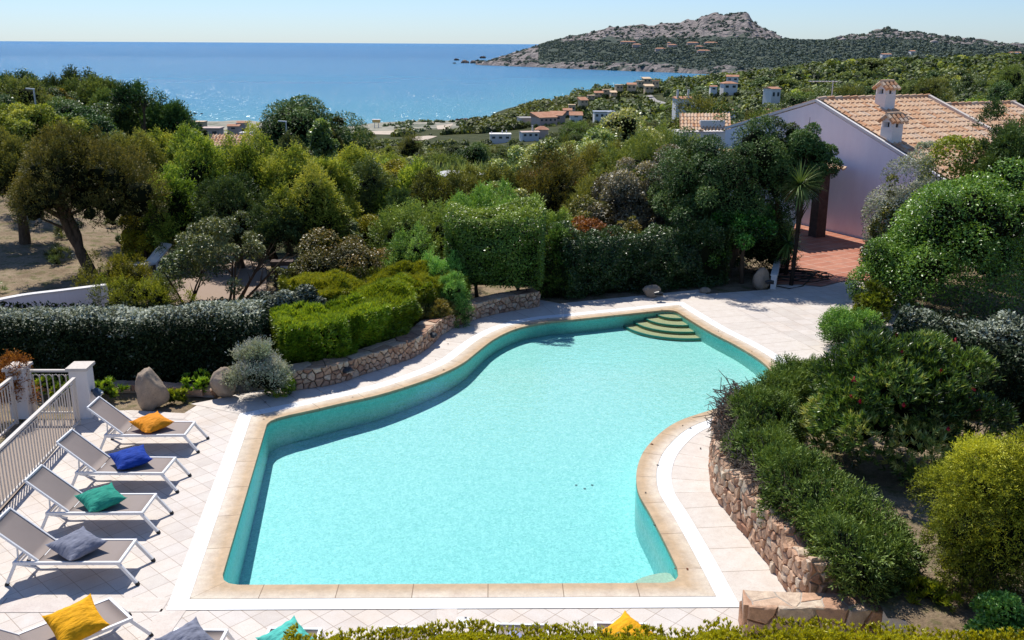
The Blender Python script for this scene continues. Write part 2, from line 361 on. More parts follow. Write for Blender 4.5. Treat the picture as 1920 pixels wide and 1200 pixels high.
# ground
n = NT('garden_ground'); tc = n.mapped(); z = n.n('Attribute', p_attribute_name='zone').outputs['Fac']
soil = n.ramp(n.noise(.9, 8, .7, tc), [(.3, (.17, .115, .07)), (.55, (.33, .25, .165)), (.75, (.42, .33, .22))])
soil = n.mix(n.ramp(n.noise(2.6, 6, .7, tc), [(.5, 0.), (.62, .8)]), soil, (.115, .125, .04))
soil = n.mix(n.ramp(n.noise(22, 4, .7, tc), [(.35, .55), (.6, 0.)]), soil, (.09, .07, .045))
scr = n.ramp(n.noise(.25, 8, .75, tc), [(.3, (.022, .030, .010)), (.55, (.055, .062, .022)), (.75, (.12, .10, .05))])
sand = n.ramp(n.noise(.09, 8, .75, tc), [(.35, (.10, .115, .075)), (.5, (.27, .26, .21)), (.68, (.50, .43, .33))])
c = n.mix(n.ramp(z, [(.2, 0.), (.45, 1.)]), soil, scr); c = n.mix(n.ramp(z, [(.6, 0.), (.9, 1.)]), c, sand)
M['ground'] = n.done(n.pbr(c, .95, .1, n.bump(n.noise(9, 8, .7, tc), .8, .06)))
n = NT('headland_rock_and_scrub'); tc = n.mapped(); z = n.n('Attribute', p_attribute_name='zone').outputs['Fac']
vo = n.n('TexVoronoi', Vector=tc, Scale=.055, p_feature='DISTANCE_TO_EDGE').outputs[0]
rk = n.ramp(n.noise(.05, 8, .75, tc), [(.3, (.13, .115, .115)), (.5, (.27, .235, .22)), (.72, (.43, .38, .345))])
rk = n.mix(n.ramp(vo, [(.0, .8), (.10, 0.)]), rk, (.07, .075, .085))
gr = n.ramp(n.noise(.06, 8, .7, tc), [(.3, (.07, .092, .085)), (.7, (.115, .135, .10))])  # scrub ground colour carries painted distance haze
f = n.ramp(n.math('ADD', z, n.math('MULTIPLY', n.math('SUBTRACT', n.noise(.022, 6, .7, tc), .5), 1.3)), [(.44, 0.), (.54, 1.)])
c = n.mix(f, gr, rk)
M['headland'] = n.done(n.pbr(c, .95, .05, n.bump(n.noise(.15, 8, .7, tc), 1., 5.)))
M['road'] = plain('pale_asphalt', (.30, .28, .26), .9, .1, .15, .6, .1)
M['sandroad'] = plain('sandy_track', (.50, .42, .33), .95, .1, .15, .3, .1)
M['grass'] = plain('lawn_green', (.10, .19, .03), .9, .1, .3, .5, .1)

# ------------------------------------------------------------------ terrain
PXC = np.array([-1400, -600, 0, 300, 640, 900, 1200, 1550, 1920, 2500, 3600], float)
YR = np.array([2, 29, 33, 45, 70, 120, 200, 300, 400, 460, 550, 700, 900, 1100, 1400, 3000], float)
ZT = np.array([
 [-.05]*11, [-.05]*11,
 [ .1, .1, .2, -.12, -.2, -.2, -.1, -.05, 0, 0, 0],
 [1.5, 1.2, 1.4, -.2, -1.5, -2, -1, -.05, 0, .5, .8],
 [2.5, 2.2, 1.6, 0, -3.5, -4.5, -3.5, -1, -.5, 1, 1],
 [0, 0, -1, -6, -9, -9.5, -8, -3.5, -2, 0, 1],
 [-8, -8, -9, -13, -15, -15, -12.5, -5.5, -3, 0, 1],
 [-18, -18, -19, -21, -22.5, -21.5, -16.5, -7, -3, 0, 2],
 [-29, -29, -28, -26.8, -26.8, -26, -18.5, -5.5, -1, 2, 3],
 [-32, -32, -31, -28.6, -28.8, -27.7, -19.5, -6, -1, 2, 3],
 [-35, -35, -34, -33, -32, -30, -20.5, -7, -2, 2, 3],
 [-36, -36, -36, -36, -36, -34, -23.5, -10, -6, 0, 2],
 [-36, -36, -36, -36, -36, -35, -28.9, -16, -11, -4, 0],
 [-36, -36, -36, -36, -36, -36, -32.5, -23, -16, -8, -4],
 [-36, -36, -36, -36, -36, -36, -36, -31, -24, -14, -8],
 [-36]*11], float)
def vnoise(X, Y, s, seed=0):
    X = np.asarray(X)/s; Y = np.asarray(Y)/s
    xi = np.floor(X).astype(np.int64); yi = np.floor(Y).astype(np.int64); xf = X-xi; yf = Y-yi
    def h(a, b):
        q = (a*374761393 + b*668265263 + seed*974711) & 0x7fffffff
        q = ((q ^ (q >> 13))*1274126177) & 0x7fffffff
        return ((q ^ (q >> 16)) & 0xffff)/65535.
    u = xf*xf*(3-2*xf); w = yf*yf*(3-2*yf)
    return (h(xi, yi)*(1-u)+h(xi+1, yi)*u)*(1-w)+(h(xi, yi+1)*(1-u)+h(xi+1, yi+1)*u)*w
def HT(X, Y):
    X = np.asarray(X, float); Y = np.maximum(np.asarray(Y, float), 2.01)
    px = X/(Y*.96+1.5)*1800+960
    i = np.clip(np.searchsorted(PXC, px)-1, 0, len(PXC)-2); j = np.clip(np.searchsorted(YR, Y)-1, 0, len(YR)-2)
    u = np.clip((px-PXC[i])/(PXC[i+1]-PXC[i]), 0, 1); l = np.log(Y)
    w = np.clip((l-np.log(YR[j]))/(np.log(YR[j+1])-np.log(YR[j])), 0, 1)
    z = (ZT[j, i]*(1-u)+ZT[j, i+1]*u)*(1-w)+(ZT[j+1, i]*(1-u)+ZT[j+1, i+1]*u)*w
    k = np.clip((Y-31)/30, 0, 1)
    return z + k*((vnoise(X, Y, 9, 1)-.5)*.6 + (vnoise(X, Y, 40, 2)-.5)*np.clip(Y/150, 0, 1)*1.6)
_T = np.exp(np.linspace(math.log(20), math.log(6000), 1500))
def hit(px, py):
    d = ray(px, py); X, Y, Z = d[0]*_T, d[1]*_T, CH+d[2]*_T; i = np.argmax(Z <= HT(X, Y)); i = max(i, 1)
    t = np.linspace(_T[i-1], _T[i], 40); X, Y, Z = d[0]*t, d[1]*t, CH+d[2]*t; k = np.argmax(Z <= HT(X, Y)); return np.array([X[k], Y[k], float(HT(X[k], Y[k]))])
def smooth_px(pts, closed=False, step=.14):
    """Catmull-Rom through ground points, resampled"""
    pts = [np.array(p[:2], float) for p in pts]; out = []
    n = len(pts)
    for i in range(n-1):
        p0 = pts[max(i-1, 0)]; p1 = pts[i]; p2 = pts[i+1]; p3 = pts[min(i+2, n-1)]
        k = max(2, int(np.linalg.norm(p2-p1)/step))
        for a in range(k):
            t = a/k
            out.append(.5*((2*p1)+(-p0+p2)*t+(2*p0-5*p1+4*p2-p3)*t*t+(-p0+3*p1-3*p2+p3)*t**3))
    out.append(pts[-1]); return out
G = lambda L: [P(x, y)[:2] for x, y in L]
BL, TL, FC, BR = P(412, 1098)[:2], P(503, 787)[:2], P(1262, 580)[:2], P(1283, 1094)[:2]
e1 = smooth_px([BL, TL])
e2 = smooth_px([TL]+G([(575, 772), (640, 757), (707, 742), (773, 722), (827, 702), (867, 682), (893, 662), (917, 643), (942, 628), (975, 615), (1023, 605), (1073, 600), (1140, 593), (1207, 586)])+[FC])
e3 = smooth_px([FC]+G([(1323, 618), (1380, 648), (1415, 669), (1435, 684), (1447, 699), (1448, 712), (1432, 731), (1390, 751), (1335, 769), (1283, 786), (1252, 802), (1227, 823), (1207, 847), (1196, 873), (1193, 897), (1198, 927), (1222, 970), (1253, 1031)])+[BR])
e4 = smooth_px([BR, BL])
loop = e1[:-1]+e2[:-1]+e3[:-1]+e4[:-1]
seg = [0]*(len(e1)-1)+[1]*(len(e2)-1)+[2]*(len(e3)-1)+[3]*(len(e4)-1)
loop = np.array(loop); NL = len(loop); seg = np.array(seg)
corners = [0, len(e1)-1, len(e1)+len(e2)-2, len(e1)+len(e2)+len(e3)-3]
area = .5*np.sum(loop[:, 0]*np.roll(loop[:, 1], -1)-np.roll(loop[:, 0], -1)*loop[:, 1])
SG = 1. if area < 0 else -1.   # outward side
def offset(off):
    pv = np.roll(loop, 1, 0); nx = np.roll(loop, -1, 0)
    d1 = nrm(loop-pv); d2 = nrm(nx-loop)
    n1 = np.stack([-d1[:, 1], d1[:, 0]], 1)*SG; n2 = np.stack([-d2[:, 1], d2[:, 0]], 1)*SG
    m = nrm(n1+n2); k = 1/np.maximum((m*n1).sum(1), .45)
    return loop+m*(off*k)[:, None]
inner = loop.copy()
for _ in range(5):
    sm = (np.roll(inner, 1, 0)+np.roll(inner, -1, 0))/2
    for c in corners:
        for k in range(-2, 3): inner[(c+k) % NL] = sm[(c+k) % NL]
arc = np.concatenate([[0], np.cumsum(np.linalg.norm(np.diff(loop, axis=0), axis=1))])
def inside(X, Y, poly):
    X = np.asarray(X); Y = np.asarray(Y); r = np.zeros(X.shape, bool); n = len(poly)
    for i in range(n):
        x1, y1 = poly[i]; x2, y2 = poly[(i+1) % n]
        if y1 == y2: continue
        c = ((y1 > Y) != (y2 > Y)) & (X < (x2-x1)*(Y-y1)/(y2-y1)+x1); r ^= c
    return r

# ground sheet (polar so that it is fine near the house and reaches far out)
na, nr = 330, 290
th = np.linspace(-math.radians(66), math.radians(66), na); rr = np.exp(np.linspace(math.log(2.5), math.log(3600), nr))
TH, RR = np.meshgrid(th, rr); GX = np.sin(TH)*RR; GY = np.cos(TH)*RR
GZ = HT(GX, GY)
GZ = np.where((RR < 60) & inside(GX, GY, offset(.75)[::3]), -1.9, GZ)
idx = np.arange(na*nr).reshape(nr, na)
qf = np.stack([idx[:-1, :-1], idx[:-1, 1:], idx[1:, 1:], idx[1:, :-1]], -1).reshape(-1, 4)[:, ::-1]
me = mesh_np('ground', np.stack([GX, GY, GZ], -1).reshape(-1, 3), [qf], M['ground'], smooth=True)
zone = np.clip((GY-40)/18, 0, .55)
px_ = GX/(GY*.96+1.5)*1800+960
zone = np.where((GY > 33) & (px_ > 250), np.maximum(zone, .5), zone)
beach = np.clip((-GZ-23.0)/2.5, 0, 1)*((GY > 270) & (px_ < 1250))*np.clip((930-px_)/60, .0, 1)
zone = np.maximum(zone, beach)
a = me.attributes.new('zone', 'FLOAT', 'POINT'); a.data.foreach_set('value', zone.ravel().astype(np.float32))
tag(link('ground', me), kind='structure')

# sea: one sheet past the horizon, with a shore-distance attribute
sa, sr = 200, 150
th = np.linspace(-math.radians(80), math.radians(80), sa); rr = np.exp(np.linspace(math.log(150), math.log(60000), sr))
TH, RR = np.meshgrid(th, rr); SX = np.sin(TH)*RR; SY = np.cos(TH)*RR
depth = np.clip(SEA-HT(SX, SY), 0, 9)
shore = np.clip(1-depth/8.5, 0, 1)*np.clip((1500-RR)/600, 0, 1)
pxs = SX/(SY*.96+1.5)*1800+960
shore = np.maximum(shore, np.clip(1-(SY-430)/420, 0, 1)*.62*np.clip((pxs+300)/900, 0, 1))
idx = np.arange(sa*sr).reshape(sr, sa)
qf = np.stack([idx[:-1, :-1], idx[:-1, 1:], idx[1:, 1:], idx[1:, :-1]], -1).reshape(-1, 4)[:, ::-1]
me = mesh_np('sea', np.stack([SX, SY, SX*0+SEA], -1).reshape(-1, 3), [qf], M['sea'])
a = me.attributes.new('shore', 'FLOAT', 'POINT'); a.data.foreach_set('value', shore.ravel().astype(np.float32))
tag(link('sea', me), kind='structure')

# headland across the bay
def interp(x, pts): return np.interp(x, [p[0] for p in pts], [p[1] for p in pts])
SHP = [(880, 119), (905, 121), (960, 123), (1000, 124.5), (1100, 129), (1270, 135), (1400, 141), (1600, 150), (1920, 162), (2400, 175)]
SHELF = [(900, 120.5), (950, 112), (985, 97), (1015, 88), (1040, 81), (1100, 79), (1200, 80), (1300, 81), (1460, 80), (1550, 79), (1650, 80), (1760, 86), (1920, 97), (2400, 100)]
RIDGE = [(900, 120), (985, 96), (1040, 79), (1050, 76), (1075, 70), (1095, 64), (1120, 60), (1143, 51), (1160, 54), (1180, 50), (1205, 46), (1225, 51), (1250, 44), (1275, 42), (1290, 34), (1305, 38), (1315, 29), (1330, 27), (1345, 26), (1355, 30), (1372, 27), (1385, 24), (1402, 24.5), (1408, 36), (1420, 46), (1440, 59), (1465, 75), (1490, 80), (1540, 81), (1555, 78), (1575, 69), (1600, 65), (1622, 66), (1640, 57), (1665, 55), (1690, 62), (1722, 61), (1740, 66), (1800, 74), (1850, 79), (1920, 85), (2100, 84), (2400, 90)]
hp = np.concatenate([np.linspace(892, 1930, 420), np.linspace(1940, 2400, 40)])
tt = np.concatenate([np.linspace(0, .12, 7), np.linspace(.14, .5, 26), np.linspace(.52, 1, 30), np.linspace(1.05, 1.5, 8)])
rows = []; zon = []
for t in tt:
    R = []; Z = []
    for k, x in enumerate(hp):
        yh = 81.5+(x-960)*.0059
        ys = interp(x, SHP); Ys = 35*1873/(ys-yh); yshelf = interp(x, SHELF); yr = interp(x, RIDGE)
        yr = min(yr, yshelf)
        ycl = ys-(ys-yshelf)*.2
        if t <= .12:
            a = t/.12; y = ys+(ycl-ys)*a**.7; D = Ys+70*a; z = .55
        elif t <= .5:
            a = (t-.12)/.38; y = ycl+(yshelf-ycl)*a; D = Ys+70+(330)*a; z = .12
        else:
            a = min((t-.5)/.5, 1); y = yshelf+(yr-yshelf)*a**.9; D = Ys+400+380*a; z = .12+.62*min(1, a*3)*min(1, max(0, (yshelf-yr)/9.))
            if x > 1500: z -= .12
        q = PD(x, y, D)
        if t > 1: q = PD(x, yr, Ys+780); q[1] += (t-1)*900; q[2] -= (t-1)*220
        if x < 1010 : z = max(z, .75)
        if t == 0: q[2] = SEA-2
        R.append(q); Z.append(z)
    rows.append(R); zon.append(Z)
V = np.array(rows); Zn = np.array(zon)
ro = np.clip(Zn-.1, 0, 1)
f1 = (vnoise(V[..., 0], V[..., 1]*.8+V[..., 2]*2, 30, 5)-.5)*14+(np.abs(vnoise(V[..., 0], V[..., 1]*.8+V[..., 2]*2, 13, 6)-.5))*15
fade = np.ones(len(tt)); fade[0] = 0; fade[-8:] = 0
V[..., 2] += f1*ro*.75*fade[:, None]*np.where(tt > .9, .95, 1)[:, None]
V[..., 2] += (vnoise(V[..., 0], V[..., 1], 60, 9)-.5)*7*(1-ro)*fade[:, None]
nt, nh = len(tt), len(hp); idx = np.arange(nt*nh).reshape(nt, nh)
qf = np.stack([idx[:-1, :-1], idx[:-1, 1:], idx[1:, 1:], idx[1:, :-1]], -1).reshape(-1, 4)
me = mesh_np('headland', V.reshape(-1, 3), [qf], M['headland'])
a = me.attributes.new('zone', 'FLOAT', 'POINT'); a.data.foreach_set('value', Zn.ravel().astype(np.float32))
tag(link('headland', me), kind='structure')

# ------------------------------------------------------------------ foliage generators
import bmesh
def ico(sub):
    bm = bmesh.new(); bmesh.ops.create_icosphere(bm, subdivisions=sub, radius=1)
    v = np.array([q.co for q in bm.verts]); f = np.array([[w.index for w in q.verts] for q in bm.faces]); bm.free(); return v, f
ICO1, ICO2, ICO3 = ico(1), ico(2), ico(3)
def rdir(rng, n): return nrm(rng.normal(size=(n, 3)))
def leafquads(p, d, nn, L, W, curve=.12):
    d = nrm(d); s = nrm(np.cross(d, nn)); u = nrm(np.cross(s, d))
    L = np.broadcast_to(np.asarray(L, float), (len(p),))[:, None]; W = np.broadcast_to(np.asarray(W, float), (len(p),))[:, None]
    mid = p+d*L*.45+u*L*curve
    v = np.stack([p, mid+s*W*.5, p+d*L, mid-s*W*.5], 1).reshape(-1, 3)
    return v
CORE_Q = [.62]
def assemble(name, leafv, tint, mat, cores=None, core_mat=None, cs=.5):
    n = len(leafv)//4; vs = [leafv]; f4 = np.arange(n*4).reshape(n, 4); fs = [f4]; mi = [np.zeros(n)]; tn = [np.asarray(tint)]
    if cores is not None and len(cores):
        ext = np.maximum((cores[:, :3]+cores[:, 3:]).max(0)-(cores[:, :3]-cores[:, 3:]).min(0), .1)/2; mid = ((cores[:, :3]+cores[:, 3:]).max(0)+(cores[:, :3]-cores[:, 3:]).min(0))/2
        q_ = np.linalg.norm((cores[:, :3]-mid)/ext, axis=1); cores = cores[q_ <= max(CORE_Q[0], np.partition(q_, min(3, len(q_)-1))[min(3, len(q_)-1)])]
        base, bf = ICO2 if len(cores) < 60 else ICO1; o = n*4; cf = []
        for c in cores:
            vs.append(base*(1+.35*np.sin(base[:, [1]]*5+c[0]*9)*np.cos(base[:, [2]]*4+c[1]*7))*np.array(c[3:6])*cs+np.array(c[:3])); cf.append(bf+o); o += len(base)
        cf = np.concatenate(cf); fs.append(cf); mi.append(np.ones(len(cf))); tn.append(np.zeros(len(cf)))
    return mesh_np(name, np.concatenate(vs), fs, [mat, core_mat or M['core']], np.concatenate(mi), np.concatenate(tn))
def clumps(rng, w, d, h, K, rf, z0=0., fill=0., zmin=-.35, spire=0.):
    dr = rdir(rng, K*5); dr = dr[dr[:, 2] > zmin][:K]; K = len(dr)
    m = min(w, d, h); r = rf*m*np.exp(rng.normal(-.08, .33, K)).clip(.5, 1.7)
    t = rng.uniform(.45, 1.08, K)**.6
    lob = 1+.22*np.sin(np.arctan2(dr[:, 1], dr[:, 0])*3+rng.uniform(0, 6))*rng.uniform(.4, 1)+rng.normal(0, .10, K)
    c = dr*(t*lob)[:, None]*np.array([w, d, h])/2
    lo = (c-r[:, None]*.9).min(0); hi = (c+r[:, None]*.9).max(0)
    c = (c-(lo+hi)/2)*np.maximum((np.array([w, d, h])-1.8*r.mean()), .1)/np.maximum(hi-lo-1.8*r.mean(), .1)
    c[:, 2] += z0+h/2
    if fill:   # main inner masses
        kk = 3; c0 = rdir(rng, kk)*np.array([w, d, h])*.14; c0[:, 2] += z0+h*.46
        c = np.concatenate([c, c0]); r = np.concatenate([r, np.full(kk, fill*m*.85)])
    return c, r
def surf_points(rng, c, r, area_per, center, cap=60000, up=.3, depth=.42, dens=1., sq=1.):
    A = 4*math.pi*r**2*dens; n = np.maximum((A/area_per).astype(int), 8)
    if n.sum() > cap: n = np.maximum((n*cap/n.sum()).astype(int), 4)
    k = np.repeat(np.arange(len(c)), n); N = len(k)
    out = nrm(c-center)[k]
    dr = nrm(rdir(rng, N)+.45*out+np.array([0, 0, up]))
    p = c[k]+dr*(r[k]*(1-depth*rng.random(N)**2))[:, None]*np.array([1, 1, sq])
    keep = np.ones(N, bool)
    for q in range(len(c)):
        dd = np.linalg.norm(p-c[q], axis=1); keep &= ~((dd < r[q]*.6) & (k != q))
    keep &= p[:, 2] > .01
    return p[keep], dr[keep], k[keep]
def tints(rng, k, K, spread=.42, leaf=.22, base=.42):
    return np.clip(base+rng.normal(0, spread*.5, K)[k]+rng.normal(0, leaf, len(k)), 0, 1)
def g_broad(seed, w, d, h, L, mat, K=26, rf=.2, z0=0., cover=1.6, fill=.34, wl=.5, cap=60000, core=True, up=.3, zmin=-.35, base=.42, core_mat=None, name='crown', open_=.0):
    rng = np.random.default_rng(seed); c, r = clumps(rng, w, d, h, K, rf, z0, fill, zmin)
    ctr = np.array([0, 0, z0+h*.4])
    p, dr, k = surf_points(rng, c, r, L*L*wl*.5/cover, ctr, cap, up)
    N = len(p); nn = nrm(dr*.55+np.array([0, 0, .5])+rng.normal(0, .5, (N, 3)))
    ld = nrm(np.cross(nn, rdir(rng, N))+dr*.35)
    s = rng.uniform(.7, 1.25, N)
    return assemble(name, leafquads(p, ld, nn, L*s, L*wl*s), np.clip(tints(rng, k, len(c), base=base)+.26*(dr[:, 2]-.25), 0, 1), mat, np.column_stack([c, r, r, r]) if core else None, core_mat)  # tint paints lit clump tops and shaded undersides
def g_spray(seed, w, d, h, L, mat, K=26, rf=.2, z0=0., cover=1.2, fill=.34, cap=9000, m=7, droop=0., up=.35, sl=3.4, zmin=-.35, base=.42, name='crown', core=True, stretch=1., core_mat=None, wl=.42, tip=0):
    rng = np.random.default_rng(seed); c, r = clumps(rng, w, d, h, K, rf, z0, fill, zmin)
    ctr = np.array([0, 0, z0+h*.35])
    p, dr, k = surf_points(rng, c, r, L*L*wl*.5*m/cover, ctr, cap, up)
    if tip:
        rel = p-c[k]; uz = np.clip(rel[:, 2]/r[k], 0, 1); rel[:, :2] *= (1-.6*uz)[:, None]; rel[:, 2] *= 1+.55*uz; p = c[k]+rel
    N = len(p); ax = nrm(dr*.75+np.array([0, 0, up-droop])+rng.normal(0, .3, (N, 3)))
    side = nrm(np.cross(ax, rdir(rng, N))); SLn = L*sl*rng.uniform(.6, 1.2, N)
    P_, D_, N_, T_ = [], [], [], []
    tb = tints(rng, k, len(c), leaf=.14, base=base)+.32*(dr[:, 2]-.25)  # up-facing sprays lightened, lower ones darkened: shading put into the tint
    for i in range(m):
        s = (i+.3)/m; sgn = 1 if i % 2 else -1
        P_.append(p+ax*(SLn*s*stretch)[:, None]-np.array([0, 0, 1])*(droop*SLn*s*s)[:, None]+rng.normal(0, L*.25, (N, 3)))
        D_.append(nrm(ax*.8+side*sgn*.55+rng.normal(0, .25, (N, 3)))); N_.append(nrm(np.cross(ax, side)*np.where(rng.random(N) < .5, 1, -1)[:, None]+np.array([0, 0, .7])+rng.normal(0, .4, (N, 3))))
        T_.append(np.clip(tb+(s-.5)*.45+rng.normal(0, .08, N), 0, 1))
    lv = leafquads(np.concatenate(P_), np.concatenate(D_), np.concatenate(N_), L*rng.uniform(.7, 1.3, N*m), L*wl)
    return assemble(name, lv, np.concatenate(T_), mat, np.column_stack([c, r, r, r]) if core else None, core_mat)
def whorls(rng, p, dr, L, W, m, spread=.75):
    N = len(p); a = nrm(np.cross(dr, rdir(rng, N))); b = np.cross(dr, a); P_, D_, N_ = [], [], []
    for i in range(m):
        q = TAU*i*.382; e = spread*rng.uniform(.55, 1.25, N)
        D_.append(nrm(dr+(a*math.cos(q)+b*math.sin(q))*e[:, None]+rng.normal(0, .12, (N, 3)))); P_.append(p-dr*(L*.5*i/m)); N_.append(nrm(dr+rng.normal(0, .2, (N, 3))))
    return leafquads(np.concatenate(P_), np.concatenate(D_), np.concatenate(N_), L*rng.uniform(.7, 1.2, N*m), W, .06)
def g_lance(seed, w, d, h, L, mat, K=26, rf=.2, z0=0., cover=1.2, fill=.34, cap=6000, m=9, wl=.2, up=.5, spread=.75, base=.42, name='crown', ret=False):
    rng = np.random.default_rng(seed); c, r = clumps(rng, w, d, h, K, rf, z0, fill)
    p, dr, k = surf_points(rng, c, r, L*L*wl*.5*m/cover, np.array([0, 0, z0+h*.3]), cap, up, depth=.45)
    ax = nrm(dr*.7+np.array([0, 0, .55])+rng.normal(0, .25, (len(p), 3)))
    lv = whorls(rng, p, ax, L, L*wl, m, spread); tb = tints(rng, k, len(c), leaf=.15, base=base)
    t = np.clip(np.tile(tb, m)+rng.normal(0, .14, len(p)*m), 0, 1)
    me = assemble(name, lv, t, mat, np.column_stack([c, r, r, r]))
    return (me, p, dr) if ret else me
def g_hedge(seed, path, prof, L, mat, cover=2.2, wl=.5, cap=90000, style='broad', base=.42, topboost=.0, rough=.08, core_mat=None, m=6):
    """path: ground polyline (N,2) ; prof: (half width, height) ; rounded box section with leaves all over"""
    rng = np.random.default_rng(seed); path = np.array(path, float); hw, H = prof
    sl = np.concatenate([[0], np.cumsum(np.linalg.norm(np.diff(path, axis=0), axis=1))]); T = sl[-1]
    def at(s):
        q = np.stack([np.interp(s, sl, path[:, 0]), np.interp(s, sl, path[:, 1])], -1)
        q2 = np.stack([np.interp(np.minimum(s+.2, T), sl, path[:, 0]), np.interp(np.minimum(s+.2, T), sl, path[:, 1])], -1)
        q1 = np.stack([np.interp(np.maximum(s-.2, 0), sl, path[:, 0]), np.interp(np.maximum(s-.2, 0), sl, path[:, 1])], -1)
        t = nrm(q2-q1); return q, np.stack([-t[:, 1], t[:, 0]], -1), t
    per = 2*H+2*hw; N = int(min(T*per*cover/(L*L*wl*.5*(m if style == 'spray' else 1)), cap))
    so = rng.uniform(-.10, T+.10, N); s = np.clip(so, 0, T); so = so-s; u = rng.uniform(0, per, N)
    a = np.where(u < H, -hw, np.where(u < H+2*hw, u-H-hw, hw)); z = np.where(u < H, u, np.where(u < H+2*hw, H, per-u))
    na_ = np.where(u < H, -1., np.where(u < H+2*hw, 0., 1.)); nz = np.where((u >= H) & (u < H+2*hw), 1., 0.)
    # round the shoulders
    ca = np.clip((np.abs(a)-hw*.45)/(hw*.55), 0, 1); cz = np.clip((z/H-.8)/.2, 0, 1)
    nz = nz+cz*.6; na_ = na_+np.sign(a)*ca*.6
    z = z-ca**2*nz*.12*H*(nz > .9)
    q, sd, tg = at(s); q = q+tg*so[:, None]
    bulge = (vnoise(s, u, .9, seed)-.5)*rough*2.4+(vnoise(s, u, .35, seed+3)-.5)*rough*1.6
    nv = nrm(np.concatenate([sd*na_[:, None], nz[:, None]], 1))
    p = np.concatenate([q+sd*a[:, None], z[:, None]], 1)+nv*(bulge-.10*rng.random(N)**2)[:, None]
    p[:, 2] = np.maximum(p[:, 2], .02)
    ends = rng.random(N) < min(.25, 1.2*hw/T)          # close both ends
    e = np.where(rng.random(N) < .5, 0., T)
    qe, se, te = at(e); ae = rng.uniform(-hw, hw, N); ze = rng.uniform(0.02, H, N); sg = np.where(e == 0, -1., 1.)
    pe = np.concatenate([qe+se*ae[:, None]+te*(sg*(.05+.1*rng.random(N)))[:, None], ze[:, None]], 1)
    p = np.where(ends[:, None], pe, p); nv = np.where(ends[:, None], np.concatenate([te*sg[:, None], np.zeros((N, 1))], 1), nv)
    t = np.clip(base+(vnoise(s, u, .8, seed+7)-.5)*.4+rng.normal(0, .14, N)+topboost*np.clip(nv[:, 2], 0, 1)**1.5, 0, 1)  # topboost paints the sunlit hedge top into leaf colour
    if style == 'spray':
        ax = nrm(nv*.6+np.array([0, 0, .3])+rng.normal(0, .4, (N, 3))); side = nrm(np.cross(ax, rdir(rng, N)))
        P_, D_, N_, T_ = [], [], [], []
        for i in range(m):
            f = (i+.3)/m; sgn = 1 if i % 2 else -1
            P_.append(p+ax*(L*2.9*f)); D_.append(nrm(ax*.8+side*sgn*.55+rng.normal(0, .25, (N, 3)))); N_.append(nrm(np.cross(ax, side)+rng.normal(0, .4, (N, 3)))); T_.append(np.clip(t+(f-.5)*.8, 0, 1))
        lv = leafquads(np.concatenate(P_), np.concatenate(D_), np.concatenate(N_), L*rng.uniform(.7, 1.3, N*m), L*wl); t = np.concatenate(T_)
    elif style == 'lance':
        ax = nrm(nv*.6+np.array([0, 0, .6])+rng.normal(0, .25, (N, 3)))
        lv = whorls(rng, p, ax, L, L*wl, m); t = np.clip(np.tile(t, m)+rng.normal(0, .12, N*m), 0, 1)
    else:
        nn = nrm(nv*.6+np.array([0, 0, .4])+rng.normal(0, .45, (N, 3))); ld = nrm(np.cross(nn, rdir(rng, N))+nv*.3)
        sc = rng.uniform(.7, 1.25, N); lv = leafquads(p, ld, nn, L*sc, L*wl*sc)
    # inner dark body
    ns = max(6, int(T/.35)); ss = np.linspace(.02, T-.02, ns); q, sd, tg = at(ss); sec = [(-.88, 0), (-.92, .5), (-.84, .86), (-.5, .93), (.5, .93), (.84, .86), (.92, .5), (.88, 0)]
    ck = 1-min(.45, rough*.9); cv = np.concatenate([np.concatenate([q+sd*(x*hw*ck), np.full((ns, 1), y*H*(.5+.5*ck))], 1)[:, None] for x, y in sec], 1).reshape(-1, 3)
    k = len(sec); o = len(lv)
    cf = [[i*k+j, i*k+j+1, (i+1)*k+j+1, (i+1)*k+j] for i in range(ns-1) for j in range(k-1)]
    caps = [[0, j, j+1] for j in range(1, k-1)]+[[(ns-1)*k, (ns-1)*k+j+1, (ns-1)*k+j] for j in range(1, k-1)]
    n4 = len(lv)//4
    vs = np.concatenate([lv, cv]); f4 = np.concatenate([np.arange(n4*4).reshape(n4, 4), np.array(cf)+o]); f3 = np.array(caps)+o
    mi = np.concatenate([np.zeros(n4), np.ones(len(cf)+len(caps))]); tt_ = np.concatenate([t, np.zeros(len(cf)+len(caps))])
    return mesh_np('foliage', vs, [f4, f3], [mat, core_mat or M['core']], mi, tt_)
def g_trunk(seed, h, r0, lean=(0, 0), limbs=4, spread=1., forks=1, mat='bark', zf=.55):
    rng = random.Random(seed); b = MB()
    def wob(p, q, n, j): return [Vector(p).lerp(Vector(q), i/n)+Vector((rng.uniform(-j, j), rng.uniform(-j, j), 0))*(0 if i in (0, n) else 1) for i in range(n+1)]
    top = Vector((lean[0], lean[1], h))
    for f in range(forks):
        a = Vector((rng.uniform(-.08, .08)*(forks > 1), rng.uniform(-.08, .08)*(forks > 1), -.25)); tp = top+Vector((rng.uniform(-.5, .5)+(f-.5)*.5, rng.uniform(-.3, .3), 0))*(forks > 1)
        pts = wob(a, tp, 6, r0*.5); b.tube(pts, [r0*(1.25-.7*i/6) for i in range(7)], 9)
        for l in range(limbs):
            s = zf+(1-zf)*rng.random(); st = pts[min(5, int(s*6))]; an = rng.random()*TAU
            e = st+Vector((math.cos(an)*spread*rng.uniform(.5, 1), math.sin(an)*spread*rng.uniform(.5, 1), h*rng.uniform(.15, .5)))
            q = wob(st, e, 3, r0*.6); b.tube(q, [r0*.5, r0*.35, r0*.22, r0*.1], 6)
    return b.mesh('trunk', M[mat], True)

